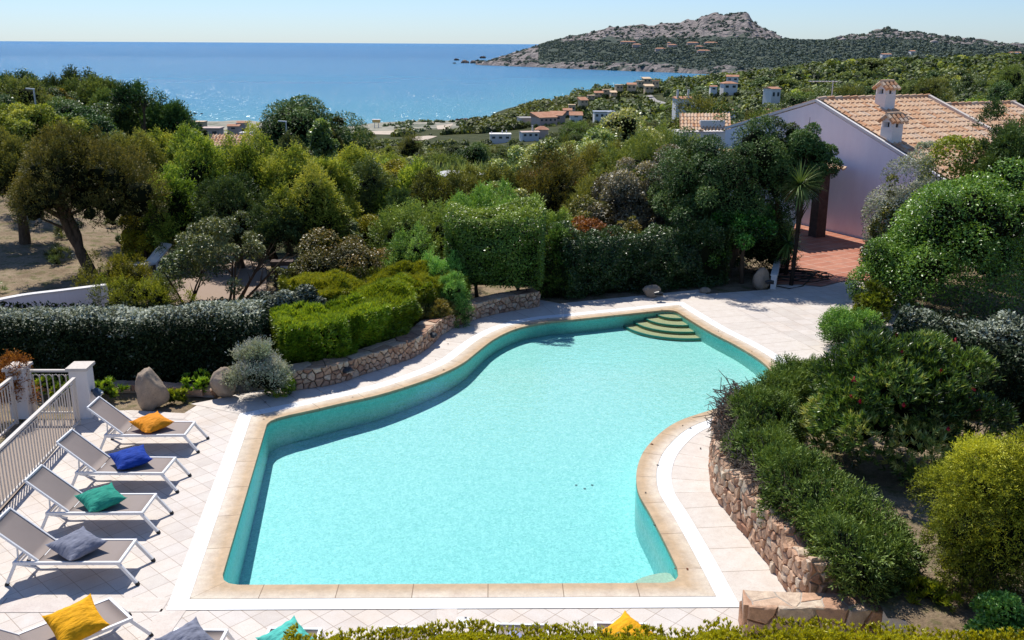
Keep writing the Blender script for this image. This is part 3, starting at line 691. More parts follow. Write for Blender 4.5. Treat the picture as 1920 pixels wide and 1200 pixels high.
# ------------------------------------------------------------------ planting helpers
def dep(Y, z): return Y*math.cos(PIT)+(CH-z)*math.sin(PIT)
def proj(q):
    q = np.asarray(q, float)-np.array([0, 0, CH]); wd = q[1]*math.cos(PIT)-q[2]*math.sin(PIT); b = q[1]*math.sin(PIT)+q[2]*math.cos(PIT); a = q[0]/wd; b = b/wd; c, s = math.cos(ROLL), math.sin(ROLL)
    return 960+(a*c+b*s)*F, 600-(-a*s+b*c)*F
def projv(X, Y, Z):
    Z = Z-CH; wd = Y*math.cos(PIT)-Z*math.sin(PIT); b = (Y*math.sin(PIT)+Z*math.cos(PIT))/wd; a = X/wd; c, s = math.cos(ROLL), math.sin(ROLL)
    return 960+(a*c+b*s)*F, 600-(-a*s+b*c)*F
def spot(px, Y, ytop, dz=0.):
    q = PD(px, ytop, Y); X = q[0]; zb = float(HT(X, Y))+dz
    return np.array([X, Y, zb]), max(.3, q[2]-zb)
def m_per_px(Y): return dep(Y, 2.)/F
USED = {}
def plant(name, label, cat, crown, loc, trunk=None, scale=(1, 1, 1), rz=0., group=None, crown_name='crown'):
    if trunk is None:
        o = link(name, crown, None, loc); o.rotation_euler = (0, 0, rz); o.scale = [float(s) for s in scale]
        return tag(o, label, cat, group)
    r = empty(name, loc, rz, label, cat, group); r.scale = [float(s) for s in scale]
    link(crown_name, crown, r); link('trunk', trunk, r)
    return r
# ------------------------------------------------------------------ pool
def ring(name, o0, o1, z0, z1, mat, parent, sel=None, rev=False, dropz=None, uvoff=0.):
    a = o0 if isinstance(o0, np.ndarray) else offset(o0); b = o1 if isinstance(o1, np.ndarray) else offset(o1)
    vs, fs, uv = [], [], []
    w = abs((np.linalg.norm(b-a, axis=1)).mean())
    for i in range(NL):
        if sel is not None and seg[i] not in sel: continue
        j = (i+1) % NL; o = len(vs)
        vs += [(*a[i], z0), (*a[j], z0), (*b[j], z1), (*b[i], z1)]
        uv += [(arc[i], 0), (arc[i+1] if i+1 < len(arc) else arc[i]+.14, 0), (arc[i+1] if i+1 < len(arc) else arc[i]+.14, w), (arc[i], w)]
        fs.append((o, o+1, o+2, o+3) if SG < 0 else (o+3, o+2, o+1, o))
        if dropz is not None:
            o = len(vs); vs += [(*a[i], dropz), (*a[j], dropz), (*a[j], z0), (*a[i], z0)]; u0 = uv[-4][0]; u1 = uv[-3][0]
            uv += [(u0, 0), (u1, 0), (u1, 0), (u0, 0)]; fs.append((o, o+1, o+2, o+3) if SG < 0 else (o+3, o+2, o+1, o))
    m = MB(); m.add(vs, fs, uvs=uv)
    return m.obj(name, mat, parent)
pool = empty('swimming_pool', (float(loop[:, 0].mean()), float(loop[:, 1].mean()), 0), 0, 'free-form turquoise swimming pool with sandstone rim and white overflow channel', 'swimming pool')
def under_pool(o): o.parent = pool; o.matrix_parent_inverse = Matrix.Translation(-pool.location); return o
CW, SW_ = .335, .25
under_pool(ring('coping', inner, CW, .012, .012, M['coping'], None, dropz=-.05))
under_pool(ring('overflow_channel', CW+.004, CW+SW_, .009, .009, M['grate'], None))
WL = -.035
def zfloor(x, y): return -(.44+np.clip((20.6-y)/9.2, -.15, 1.05)*.46)
def poly_obj(name, pts2, z, mat, holes=(), parent=None):
    loops = [[Vector((float(p[0]), float(p[1]), 0)) for p in q] for q in [pts2, *holes]]
    tri = tessellate_polygon(loops); vs = [v for l in loops for v in l]
    zz = [float(z(v.x, v.y)) if callable(z) else z for v in vs]
    m = MB(); fs = []
    for t in tri:
        a, b, c = (vs[i] for i in t); fs.append(t if (b-a).cross(c-a).z > 0 else t[::-1])
    m.add([(v.x, v.y, q) for v, q in zip(vs, zz)], fs); return m.obj(name, mat, parent)
# basin: walls following the rim and a sloping floor
nlay = 5; vs = []; fs = []
for k in range(nlay):
    for p in inner:
        zf = float(zfloor(*p)); s = k/(nlay-1); vs.append((p[0], p[1], -.03+(zf+.03)*s))
for k in range(nlay-1):
    for i in range(NL):
        j = (i+1) % NL; q = (k*NL+i, k*NL+j, (k+1)*NL+j, (k+1)*NL+i); fs.append(q if SG > 0 else q[::-1])
m = MB(); m.add(vs, fs)
gx = np.arange(inner[:, 0].min()-.3, inner[:, 0].max()+.4, .3); gy = np.arange(inner[:, 1].min()-.3, inner[:, 1].max()+.4, .3)
XX, YY = np.meshgrid(gx, gy); ZZ = zfloor(XX, YY); ny, nx = XX.shape
ok = inside(XX, YY, offset(.45)[::2]).ravel(); o = len(m.v)
quads = [(j*nx+i, j*nx+i+1, (j+1)*nx+i+1, (j+1)*nx+i) for j in range(ny-1) for i in range(nx-1)]
m.add(np.stack([XX, YY, ZZ], -1).reshape(-1, 3), [q for q in quads if all(ok[c] for c in q)])
under_pool(m.obj('basin', M['mosaic']))
tag(poly_obj('pool_water', inner[::2], WL, M['poolwater']), kind='structure')
# corner steps (three-cornered fan of treads) and shallow bench
d1 = (e2[-8]-FC)/np.linalg.norm(e2[-8]-FC); d2 = (e3[8]-FC)/np.linalg.norm(e3[8]-FC)
a1 = math.atan2(d1[1], d1[0]); a2 = math.atan2(d2[1], d2[0])
if a2 < a1: a2 += TAU
if a2-a1 > math.pi: a1, a2 = a2, a1+TAU
R1 = np.linalg.norm(P(1162, 604, -.28)[:2]-FC); R2 = np.linalg.norm(P(1326, 632, -.28)[:2]-FC)
for k, (s, zt) in enumerate(((1., -.30), (.80, -.23), (.58, -.16), (.34, -.09))):
    zb = -.75; pts = [FC+np.array([-.0, -.05])]
    for i in range(25):
        f = i/24; an = a1+(a2-a1)*f; r = s*(R1*(1-f)+R2*f)*(1+.02*math.sin(math.pi*f)); pts.append(FC+np.array([math.cos(an), math.sin(an)])*r)
    mb = MB(); mb.prism(pts, zb, zt); st = under_pool(mb.obj('step', M['step']))
    nb = MB(); q = np.array(pts[1:]); inn = FC+(q-FC)*(1-.04/np.maximum(np.linalg.norm(q-FC, axis=1), .3))[:, None]
    vs = [(*p, zt+.004) for p in q]+[(*p, zt+.004) for p in inn]+[(*(FC+(p-FC)*1.006), zt+.004) for p in q]+[(*(FC+(p-FC)*1.006), zt-.045) for p in q]; n_ = len(q)
    nb.add(vs, [(i, i+1, n_+i+1, n_+i) for i in range(n_-1)]+[(2*n_+i, 3*n_+i, 3*n_+i+1, 2*n_+i+1) for i in range(n_-1)])
    no = nb.obj('nosing', M['nosing'], st)
ctr = BR+np.array([.12, -.1]); pts = [ctr]
for i in range(21):
    f = i/20; pts.append(np.array(P(*[(1258, 1052), (1250, 1050), (1238, 1051), (1222, 1054), (1205, 1059), (1190, 1067), (1178, 1076), (1168, 1085), (1158, 1096), (1150, 1105)][min(9, int(f*9.99))])[:2]))
uniq = [pts[0]];
for q in pts[1:]:
    if np.linalg.norm(q-uniq[-1]) > .02: uniq.append(q)
mb = MB(); mb.prism(uniq, -1.1, -.2); under_pool(mb.obj('bench', M['bench']))
mb = MB(); rn = random.Random(3)
for (x, y) in ((1080, 922), (1096, 928), (1110, 922), (330, 0)):
    if y == 0: continue
    q = P(x, y, -.8); zf = float(zfloor(q[0], q[1]))+.012; mb.prism([(q[0]+.02*math.cos(t)*1.3, q[1]+.014*math.sin(t)) for t in np.linspace(0, TAU, 7)[:-1]], zf, zf+.002)
    tag(mb.obj('fallen_leaf', M['bark_dark']), 'dark fallen leaf lying on the pool floor near the right bulge', 'leaf', 'fallen leaves on the pool floor'); mb = MB()

rn = random.Random(9)
LFM = []
for i in range(3):
    lb = MB(); lb.add([(0, 0, 0), (.03, .016, .012), (.07, 0, .004), (.03, -.016, .012)], [(0, 1, 2, 3)]); LFM.append(lb.mesh('fallen_leaf', [M['bark_dark'], M['branch'], M['orange_leaf']][i]))
for i in range(60):
    k = rn.randrange(NL); 
    if seg[k] not in (1, 2): continue
    q = offset(rn.uniform(.02, 1.2))[k] if i % 7 == 0 else inner[k]+(loop[k]-loop.mean(0))/np.linalg.norm(loop[k]-loop.mean(0))*rn.uniform(.05, 1.0)
    o = link('fallen_leaf', LFM[rn.randrange(3)], None, (q[0]+rn.uniform(-.1, .1), q[1]+rn.uniform(-.1, .1), .014)); o.rotation_euler = (0, 0, rn.uniform(0, 6)); s_ = rn.uniform(.6, 1.15); o.scale = (s_, s_, s_)
    tag(o, 'small dry leaf blown onto the stone paving around the pool', 'leaf', 'dry leaves on the paving')
# ------------------------------------------------------------------ paving
deck_out = G([(150, 790), (160, 771), (250, 769), (345, 775), (372, 758), (430, 742), (545, 722), (690, 690), (800, 632), (850, 592), (935, 562), (1012, 562), (1060, 571), (1180, 561), (1300, 553), (1440, 543), (1456, 534), (1600, 526), (1700, 545), (1720, 620), (1660, 700), (1500, 790), (1420, 800), (1362, 822), (1352, 850), (1350, 905), (1362, 933), (1420, 1000), (1480, 1070), (1520, 1120)])+[np.array([4.6, 8.7]), np.array([-8.6, 8.7])]+[P(0, 962)[:2]]
tag(poly_obj('pool_deck', deck_out, 0., M['paving'], [offset(.5)[::2]]), kind='structure')
tag(ring('pool_path', CW+SW_+.004, CW+SW_+1.05, .005, .005, M['path'], None, sel=(1, 2)), kind='structure')
def strip(name, a, b, w, z, mat):
    a = np.array(a[:2]); b = np.array(b[:2]); t = nrm(b-a); s = np.array([-t[1], t[0]])*w/2; L = np.linalg.norm(b-a)
    m = MB(); m.add([(*(a-s), z), (*(b-s), z), (*(b+s), z), (*(a+s), z)], [(0, 1, 2, 3)], uvs=[(0, 0), (L, 0), (L, w), (0, w)])
    return tag(m.obj(name, mat), kind='structure')
strip('paving_border', P(-160, 1136), P(311, 1134), .33, .0055, M['border'])
strip('paving_border', P(326, 1143), P(270, 1222), .33, .0055, M['border'])
strip('paving_border', P(838, 1142), P(843, 1222), .26, .0055, M['border'])
strip('paving_border', P(255, 777), P(350, 781), .30, .0055, M['border'])
mb = MB(); q = P(868, 1168); mb.box((q[0], q[1], .008), (.16, .22, .012)); mb.box((q[0]+.03, q[1]+.09, .016), (.03, .03, .006), m=1)
tag(mb.obj('floor_plate', [M['white'], M['lampblack']]), 'small pale access plate set in the tiles between the hidden loungers', 'plate')
terr = G([(1456, 534), (1492, 419), (1650, 458), (1700, 480), (1690, 530), (1600, 526), (1575, 529), (1540, 538), (1500, 534)])
tag(poly_obj('terrace', terr, .02, M['terracotta']), kind='structure')
# passage floor between the railings
tag(poly_obj('passage_floor', G([(46, 788), (152, 788), (0, 958), (-260, 1180), (-420, 1180), (-40, 880)]), .003, M['border']), kind='structure')
# raised planting bank on the right
bank = G([(1500, 785), (1420, 798), (1365, 818), (1350, 850), (1350, 905), (1362, 933), (1420, 1000), (1480, 1070), (1530, 1128)])+[np.array([4.7, 8.6]), np.array([13, 8.6]), np.array([13, 19.0]), np.array([7.5, 19.0])]
gx = np.arange(2.6, 13.2, .2); gy = np.arange(8.4, 19.4, .2); XX, YY = np.meshgrid(gx, gy); ny, nx = XX.shape
ok = inside(XX, YY, bank).ravel()
ZZ = .58*np.clip((19.2-YY)/2.5, 0, 1)+(vnoise(XX, YY, .8, 3)-.5)*.06+(vnoise(XX, YY, 2.5, 4)-.5)*.1
mb = MB(); mb.add(np.stack([XX, YY, ZZ], -1).reshape(-1, 3), [q for q in [(j*nx+i, j*nx+i+1, (j+1)*nx+i+1, (j+1)*nx+i) for j in range(ny-1) for i in range(nx-1)] if ok[q[0]] and ok[q[2]]])
bk = mb.mesh('planting_bank', M['ground'], True); a_ = bk.attributes.new('zone', 'FLOAT', 'POINT')
tag(link('planting_bank', bk), kind='structure')

# ------------------------------------------------------------------ stone walls, stone by stone
def vcells(rng, U, Vh, su, sv, jit=.42):
    nu = max(1, round(U/su)); nv = max(1, round(Vh/sv)); pts = []
    for j in range(nv):
        for i in range(nu+1):
            pts.append(((i+(.5 if j % 2 else 0)+rng.uniform(-jit, jit))*U/nu, (j+.5+rng.uniform(-jit, jit)*.8)*Vh/nv))
    out = []
    for a, p in enumerate(pts):
        poly = [(0., 0.), (U, 0.), (U, Vh), (0., Vh)]
        for b, q in enumerate(pts):
            if a == b or abs(q[0]-p[0]) > 2.6*su or abs(q[1]-p[1]) > 2.8*sv: continue
            mx, my = (p[0]+q[0])/2, (p[1]+q[1])/2; dx, dy = q[0]-p[0], q[1]-p[1]; new = []
            for i in range(len(poly)):
                c, d = poly[i], poly[(i+1) % len(poly)]
                fc = (c[0]-mx)*dx+(c[1]-my)*dy; fd = (d[0]-mx)*dx+(d[1]-my)*dy
                if fc <= 0: new.append(c)
                if (fc < 0) != (fd < 0) and abs(fc-fd) > 1e-12:
                    t = fc/(fc-fd); new.append((c[0]+(d[0]-c[0])*t, c[1]+(d[1]-c[1])*t))
            poly = new
            if len(poly) < 3: break
        if len(poly) >= 3:
            A = .5*sum(poly[i][0]*poly[(i+1) % len(poly)][1]-poly[(i+1) % len(poly)][0]*poly[i][1] for i in range(len(poly)))
            if A > su*sv*.06: out.append(poly)
    return out
def add_stones(mb, rng, polys, fn, gap=.008, proud=.035, flip=False):
    for poly in polys:
        # densify and wobble the outline
        pl = []
        for i in range(len(poly)):
            a, b = poly[i], poly[(i+1) % len(poly)]; L = math.dist(a, b)
            k = max(1, int(L/.07))
            for j in range(k): pl.append((a[0]+(b[0]-a[0])*j/k, a[1]+(b[1]-a[1])*j/k))
        cx = sum(p[0] for p in pl)/len(pl); cy = sum(p[1] for p in pl)/len(pl); t = min(1, max(0, rng.gauss(.5, .28)))
        pr = proud*rng.uniform(.5, 1.35); tk = .12*min(1., proud/.03); tx, ty = rng.uniform(-tk, tk), rng.uniform(-tk, tk)
        rings = []
        for (g, w) in ((gap, -.02), (gap*1.15, .35), (gap*2.2, .85), (gap*4.5, 1.0)):
            R = []
            for p in pl:
                dx, dy = p[0]-cx, p[1]-cy; r = math.hypot(dx, dy); s = max(.15, 1-(g+rng.uniform(0, .006))/max(r, .02))
                ww = (w*pr if w > 0 else w)+(dx*tx+dy*ty if w > .3 else 0)+(rng.uniform(-.005, .005)*min(1., proud/.03) if w > .3 else 0)
                R.append((cx+dx*s, cy+dy*s, ww))
            rings.append(R)
        n = len(pl); vs = [fn(*p) for R in rings for p in R]
        fs = [(k*n+i, k*n+(i+1) % n, (k+1)*n+(i+1) % n, (k+1)*n+i) for k in range(len(rings)-1) for i in range(n)]+[tuple((len(rings)-1)*n+i for i in range(n))]
        mb.add(vs, [f[::-1] for f in fs] if flip else fs, t)
def stone_wall(name, label, path, H, thick, mat, mort, su, sv, side, seed, top=(.3, .3), topmat=None, z0=0., ends=True, mort_t=None, topproud=.012):
    """path = front line on the ground; side=+1: wall body lies to the left of the path direction"""
    rng = random.Random(seed); path = np.array(path, float)
    sl = np.concatenate([[0], np.cumsum(np.linalg.norm(np.diff(path, axis=0), axis=1))]); T = sl[-1]
    def at(s):
        s = min(max(s, 0), T); q = np.array([np.interp(s, sl, path[:, 0]), np.interp(s, sl, path[:, 1])])
        a = min(s+.12, T); b = max(s-.12, 0)
        t = np.array([np.interp(a, sl, path[:, 0])-np.interp(b, sl, path[:, 0]), np.interp(a, sl, path[:, 1])-np.interp(b, sl, path[:, 1])]); t /= max(np.linalg.norm(t), 1e-6)
        return q, np.array([-t[1], t[0]])*side, t
    Hf = H if callable(H) else (lambda s: H)
    root = empty(name, (path[len(path)//2][0], path[len(path)//2][1], z0), 0, label, 'stone wall')
    off = Vector((-root.location.x, -root.location.y, -z0))
    body = MB(); ns = max(4, int(T/.12))
    V_ = []
    for i in range(ns+1):
        s = T*i/ns; q, b, t = at(s); h = Hf(s)
        for (k, z) in ((.02, -.12), (.02, h-.015), (thick-.02, h-.015), (thick-.02, -.12)): V_.append((q[0]+b[0]*k+off.x, q[1]+b[1]*k+off.y, z))
    f_ = [(i*4+j, i*4+j+1, (i+1)*4+j+1, (i+1)*4+j) for i in range(ns) for j in range(3)]+[(0, 1, 2, 3), (ns*4+3, ns*4+2, ns*4+1, ns*4)]
    if side < 0: f_ = [f[::-1] for f in f_]
    body.add(V_, [f[::-1] for f in f_]); link('core', body.mesh('core', mort), root)
    st = MB(); Hm = max(Hf(T*i/20) for i in range(21))
    def front(u, v, w):
        q, b, t = at(u); return (q[0]-b[0]*w+off.x, q[1]-b[1]*w+off.y, v*Hf(u)/Hm)
    add_stones(st, rng, vcells(rng, T, Hm, su, sv), front, flip=side < 0)
    if ends:
        for e, sg in ((0, -1), (T, 1)):
            q, b, t = at(e)
            add_stones(st, rng, vcells(rng, thick, Hf(e), su*.9, sv), lambda u, v, w: (q[0]+b[0]*u+t[0]*sg*w+off.x, q[1]+b[1]*u+t[1]*sg*w+off.y, v), flip=(sg*side < 0))
    link('stonework', st.mesh('stonework', mat), root)
    cp = MB()
    def topf(u, v, w):
        q, b, t = at(u); return (q[0]+b[0]*(v-.01)+off.x, q[1]+b[1]*(v-.01)+off.y, Hf(u)-.012+w)
    add_stones(cp, rng, vcells(rng, T, thick, top[0], top[1]), topf, gap=.008, proud=topproud, flip=side < 0)
    link('coping', cp.mesh('coping', topmat or mat), root)
    return root, at
def sm(L, z=0.): return smooth_px([P(x, y, z) for x, y in L], step=.12)
lw = sm([(543, 734), (575, 729), (605, 725), (640, 717), (683, 702), (740, 684), (783, 666), (807, 648), (828, 629), (857, 612), (893, 599), (940, 587), (1011, 575)])
root, at_l = stone_wall('stone_wall', 'curved low pink stone wall with flat top edging the bright green shrubs', lw, .44, .46, M['stone'], M['mortar'], .175, .11, 1, 5, top=(.55, .24), topmat=M['stone'])
def wall_light(s, label, z=.25):
    q, b, t = at_l(s); e = empty('wall_light', (q[0]-b[0]*.04, q[1]-b[1]*.04, z), math.atan2(t[1], t[0]), label, 'lamp')
    mb = MB(); n_ = 10
    for k, (r, y) in enumerate(((.10, .02), (.115, -.05), (.09, -.11), (.03, -.135))):
        pass
    vs = []; prof = ((.11, .05), (.125, -.03), (.10, -.09), (.05, -.125))
    for (r, y) in prof: vs += [(r*math.cos(math.pi*i/n_), y, .6*r*math.sin(math.pi*i/n_)) for i in range(n_+1)]
    fs = [(k*(n_+1)+i, k*(n_+1)+i+1, (k+1)*(n_+1)+i+1, (k+1)*(n_+1)+i) for k in range(3) for i in range(n_)]+[tuple((n_+1)*3+i for i in range(n_+1))]
    mb.add(vs, fs); mb.box((0, -.03, -.012), (.24, .14, .02)); link('hood', mb.mesh('hood', M['lampblack'], False), e)
    g = MB(); g.box((0, -.03, -.03), (.16, .10, .016)); link('lens', g.mesh('lens', M['lampglass']), e)
wall_light(1.28, 'dark half-round lamp low on the curved stone wall, near its left end')
wall_light(4.35, 'dark half-round lamp on the curved stone wall at its bend')
rw = sm([(1480, 786), (1410, 800), (1358, 822), (1337, 850), (1333, 880), (1335, 910), (1343, 934), (1366, 963), (1390, 993), (1420, 1032), (1447, 1067), (1479, 1113), (1510, 1160)])
LR = sum(np.linalg.norm(np.diff(np.array(rw), axis=0), axis=1))
stone_wall('stone_wall', 'reddish rubble retaining wall under the juniper hedge right of the pool', rw, lambda s: .70+.07*math.sin(s*5.1)+.05*math.sin(s*13.3), .42, M['stone_r'], M['mortar_l'], .165, .165, 1, 8, top=(.25, .2), ends=True, topproud=.04)
fw0, fw1 = P(1403, 1186), P(1700, 1190)
q0 = P(1402, 1134, .46)[:2]; q1 = P(1690, 1144, .46)[:2]
stone_wall('stone_wall', 'short thick red stone wall with cemented top beside the yellow hedge', [q0, (q0+q1)/2, q1], .46, .36, M['stone_r'], M['mortar_l'], .34, .24, 1, 11, top=(.36, .2), topproud=.004)
# low rubble edging in front of the big hedge
ed = sm([(70, 735), (130, 737), (250, 733), (320, 738), (400, 742)])
stone_wall('stone_edging', 'low broken stone edging at the foot of the tall left hedge', ed, .14, .3, M['stone'], M['mortar_l'], .5, .14, 1, 21, top=(.5, .25), ends=True)

# ------------------------------------------------------------------ pillars and railings
def pillar(px, py, label):
    q = P(px, py); e = empty('gate_pillar', q, math.radians(3), label, 'pillar')
    b = MB(); b.box((0, 0, .49), (.33, .33, .98)); link('shaft', b.mesh('shaft', M['plaster']), e)
    c = MB(); c.box((0, 0, 1.01), (.40, .46, .055), taper=.985); link('capstone', c.mesh('capstone', M['capstone']), e); return e, q
p1, q1_ = pillar(162, 779, 'white pillar with stone cap and blue spotlight at the head of the long railing')
p2, q2_ = pillar(46, 780, 'white pillar with stone cap left of the short railing panel')
s_ = empty('spotlight', (q1_[0]+.17, q1_[1]-.02, .52), 0, 'round dark blue spotlight fixed on the white pillar', 'lamp')
mb = MB(); mb.tube([(.0, 0, 0), (.06, 0, 0)], .03, 8); link('bracket', mb.mesh('bracket', M['lampblack']), s_)
mb = MB(); mb.tube([(.04, .0, .03), (.07, -.0, .0), (.13, -.0, -.06), (.17, 0, -.09)], [.035, .075, .085, .08], 12); link('housing', mb.mesh('housing', M['lampblue'], True), s_)
mb = MB(); mb.tube([(.168, 0, -.088), (.176, 0, -.094)], .074, 12); link('lens', mb.mesh('lens', M['lampglass']), s_)
bal = MB(); bal.box((0, 0, .46), (.018, .018, .78))
for i in range(8):
    t0, t1 = math.pi*i/8, math.pi*(i+1)/8; r = .052
    bal.beam((.055+r*math.cos(t0), 0, .80+r*math.sin(t0)), (.055+r*math.cos(t1), 0, .80+r*math.sin(t1)), .012, up=(0, 1, 0))
BALM = bal.mesh('baluster', M['railpaint'])
def railing(a, b, label, h=.93):
    a = np.array(a[:2]); b = np.array(b[:2]); L = np.linalg.norm(b-a); e = empty('railing', (*a, 0), math.atan2(b[1]-a[1], b[0]-a[0]), label, 'railing')
    t = MB(); t.box((L/2, 0, h), (L, .065, .04)); link('top_rail', t.mesh('top_rail', M['railpaint']), e)
    t = MB(); t.box((L/2, 0, .075), (L, .04, .03)); link('bottom_rail', t.mesh('bottom_rail', M['railpaint']), e)
    n_ = int(L/.11); first = None
    for s in (.03, L-.03):
        t = MB(); t.box((s, 0, h/2), (.05, .05, h-.04)); link('end_post', t.mesh('end_post', M['railpaint']), e)
    for i in range(1, n_): link('baluster', BALM, e, (i*L/n_, 0, .0))
    return e
railing(P(150, 796), P(-95, 1062), 'long cream railing running behind the row of loungers')
railing(P(60, 780), P(145, 780), 'short cream railing panel with arched tops between the two white pillars')
railing(P(34, 795), P(-60, 880), 'cream railing running off the left edge beyond the second pillar')

# ------------------------------------------------------------------ loungers and cushions
LL, LW, LH = 1.42, .60, .33
def lounger_proto(name):
    e = empty(name, (0, 0, 0)); f = MB(); s = .034
    for y in (-LW/2, LW/2): f.beam((0, y, LH), (LL, y, LH), s, .042)
    for x in (s/2, LL-s/2): f.beam((x, -LW/2+s/2, LH), (x, LW/2-s/2, LH), s, .04)
    f.beam((.32, -LW/2+s/2, LH-.012), (.32, LW/2-s/2, LH-.012), .028)
    for x in (.7, 1.05): f.beam((x, -LW/2+s/2, LH-.035), (x, LW/2-s/2, LH-.035), .022)
    link('frame', f.mesh('frame', M['white']), e)
    for (x0, x1) in ((.03, -.12), (LL-.03, LL+.20)):
        for y in (-LW/2, LW/2):
            g = MB(); g.beam((x0, y, LH-.01), (x1, y*1.02, .015), .034, .04); lg = link('leg', g.mesh('leg', M['white']), e)
            g = MB(); sx = 1 if x1 > 0 else -1; g.beam((x1-sx*.014, y*1.02, .04), (x1+sx*.004, y*1.02, .0), .040, .046); link('foot_cap', g.mesh('foot_cap', M['rubber']), lg)
    def slab(pts, w, th):
        m = MB(); n_ = len(pts); vs = []
        for (x, z) in pts:
            for y in (-w/2, -w/4, 0, w/4, w/2): vs.append((x, y, z-.012*(1-(2*y/w)**2)))
        k = 5; top = [(i*k+j, (i+1)*k+j, (i+1)*k+j+1, i*k+j+1) for i in range(n_-1) for j in range(k-1)]
        o = len(vs); vs2 = [(v[0], v[1], v[2]-th) for v in vs]
        m.add(vs+vs2, [t[::-1] for t in top]+[tuple(i+o for i in t) for t in top]+[(j, j+1, o+j+1, o+j) for j in range(k-1)]+[((n_-1)*k+j+1, (n_-1)*k+j, o+(n_-1)*k+j, o+(n_-1)*k+j+1) for j in range(k-1)])
        return m
    link('seat', slab([(.30+(LL-.04-.30)*i/8, LH+.012) for i in range(9)], LW-.03, .006).mesh('seat', M['sling'], True), e)
    hx, hz, bl, an = .32, LH+.02, .75, math.radians(41)
    bk = [(hx-bl*math.cos(an)*i/6, hz+bl*math.sin(an)*i/6) for i in range(7)]
    bo = link('backrest', slab(bk[::-1], LW-.05, .006).mesh('backrest', M['sling'], True), e)
    f = MB()
    for y in (-LW/2+.03, LW/2-.03): f.beam((hx, y, hz-.005), (bk[-1][0], y, bk[-1][1]-.005), .026, .03)
    f.beam((bk[-1][0], -LW/2+.03, bk[-1][1]), (bk[-1][0], LW/2-.03, bk[-1][1]), .026, .03); link('backrest_frame', f.mesh('backrest_frame', M['white']), bo)
    f = MB(); mx, mz = bk[3]
    for y in (-.2, .2): f.beam((mx, y, mz-.02), (mx-.02, y, LH-.07), .018)
    f.beam((mx-.02, -.2, LH-.07), (mx-.02, .2, LH-.07), .018)
    for y in (-LW/2+.02, LW/2-.02): f.beam((.03, y, LH-.03), (.30, y, LH-.08), .018)
    link('support_strut', f.mesh('support_strut', M['white']), e)
    return e
def cushion_mesh(kind, S=.56, seed=0):
    n_ = 30; rng = np.random.default_rng(seed); u = np.linspace(-1, 1, n_); U, W = np.meshgrid(u, u)
    X = U*S/2*(1-.10*(1-W**2)*np.abs(U)**2); Y = W*S/2*(1-.10*(1-U**2)*np.abs(W)**2)
    t = ((1-np.abs(U)**2.6)*(1-np.abs(W)**2.6))**.62
    wr = (vnoise(U*3+5, W*3+9, .8, seed)-.5)*.022+(vnoise(U*3+W*2, W*7-U*3, 1., seed+1)-.5)*.020*(1-t*.5)
    top = t*.13+wr*np.minimum(1, t*3); bot = -t*.085+wr*.4*np.minimum(1, t*3)
    crn = .045*(np.abs(U)*np.abs(W))**3
    i = np.arange(n_*n_).reshape(n_, n_); q = np.stack([i[:-1, :-1], i[:-1, 1:], i[1:, 1:], i[1:, :-1]], -1).reshape(-1, 4)
    V_ = np.concatenate([np.stack([X, Y, top+crn], -1).reshape(-1, 3), np.stack([X, Y, bot+crn], -1).reshape(-1, 3)])
    return mesh_np('cushion', V_, [q, q[:, ::-1]+n_*n_], M['cushion_'+kind], smooth=True)
CNAME = dict(orange='orange', yellow='mustard yellow', blue='royal blue', green='sea green', grey='slate grey', mint='pale mint', lilac='pale lilac')
LG = 'sun loungers around the pool'
proto_l = lounger_proto('sun_lounger'); nl = [0]
def put_lounger(loc, rz, label):
    o = proto_l if nl[0] == 0 else copy_tree(proto_l); nl[0] += 1
    o.location = (float(loc[0]), float(loc[1]), .0); o.rotation_euler = (0, 0, rz); tag(o, label, 'sun lounger', LG); return o
def put_cushion(kind, loc, rz, tilt, label, S=.5, seed=0):
    o = link('cushion', cushion_mesh(kind, S, seed), None, loc); o.rotation_euler = (tilt[0], tilt[1], rz); tag(o, label, 'cushion', 'scatter cushions on the loungers')
rows_ = [((197, 817), (345, 817), 'orange', (285, 796), .85, 'farthest lounger of the left row, with an orange cushion'),
         ((143, 887), (307, 887), 'blue', (246, 862), .6, 'white framed lounger with a royal blue cushion on its taupe seat'),
         ((85, 963), (268, 963), 'green', (190, 938), .75, 'white framed lounger with a sea green cushion on its taupe seat'),
         ((28, 1056), (223, 1055), 'grey', (145, 1025), .95, 'white framed lounger with a slate grey cushion, casting a cushion shadow')]
for (r, f, kind, cpx, crz, lab) in rows_:
    a = P(*r, LH); b = P(*f, LH); t = nrm((b-a)[:2]); rz = math.atan2(t[1], t[0]); s = np.array([-t[1], t[0]])
    org = (a[:2]+b[:2])/2-t*LL/2+s*LW/2
    put_lounger(org, rz+{'orange': .012, 'blue': -.018, 'green': .008, 'grey': -.006}[kind], lab)
    c = P(*cpx, LH+.09); put_cushion(kind, (c[0], c[1], LH+.112), rz+crz, (.10, -.06), '%s square cushion lying on the %s lounger of the left row' % (CNAME[kind], {'orange': 'farthest', 'blue': 'second', 'green': 'third', 'grey': 'fourth'}[kind]), .57, len(kind)*3+1)
a = P(250, 1161, LH); b = P(207, 1122, LH); d_ = P(40, 1190, LH)
t = nrm((b-d_)[:2]); t = nrm(np.array([t[0], t[1]*.95])); rz = math.atan2(t[1], t[0]); mid = (a+b)[:2]/2
put_lounger(mid-t*LL, rz, 'angled lounger with a large mustard cushion at the lower left corner')
c = P(143, 1166, LH+.16); put_cushion('yellow', (c[0], c[1], LH+.15), rz-.06, (.30, -.12), 'mustard yellow square cushion on the angled lounger at lower left', .57, 4)
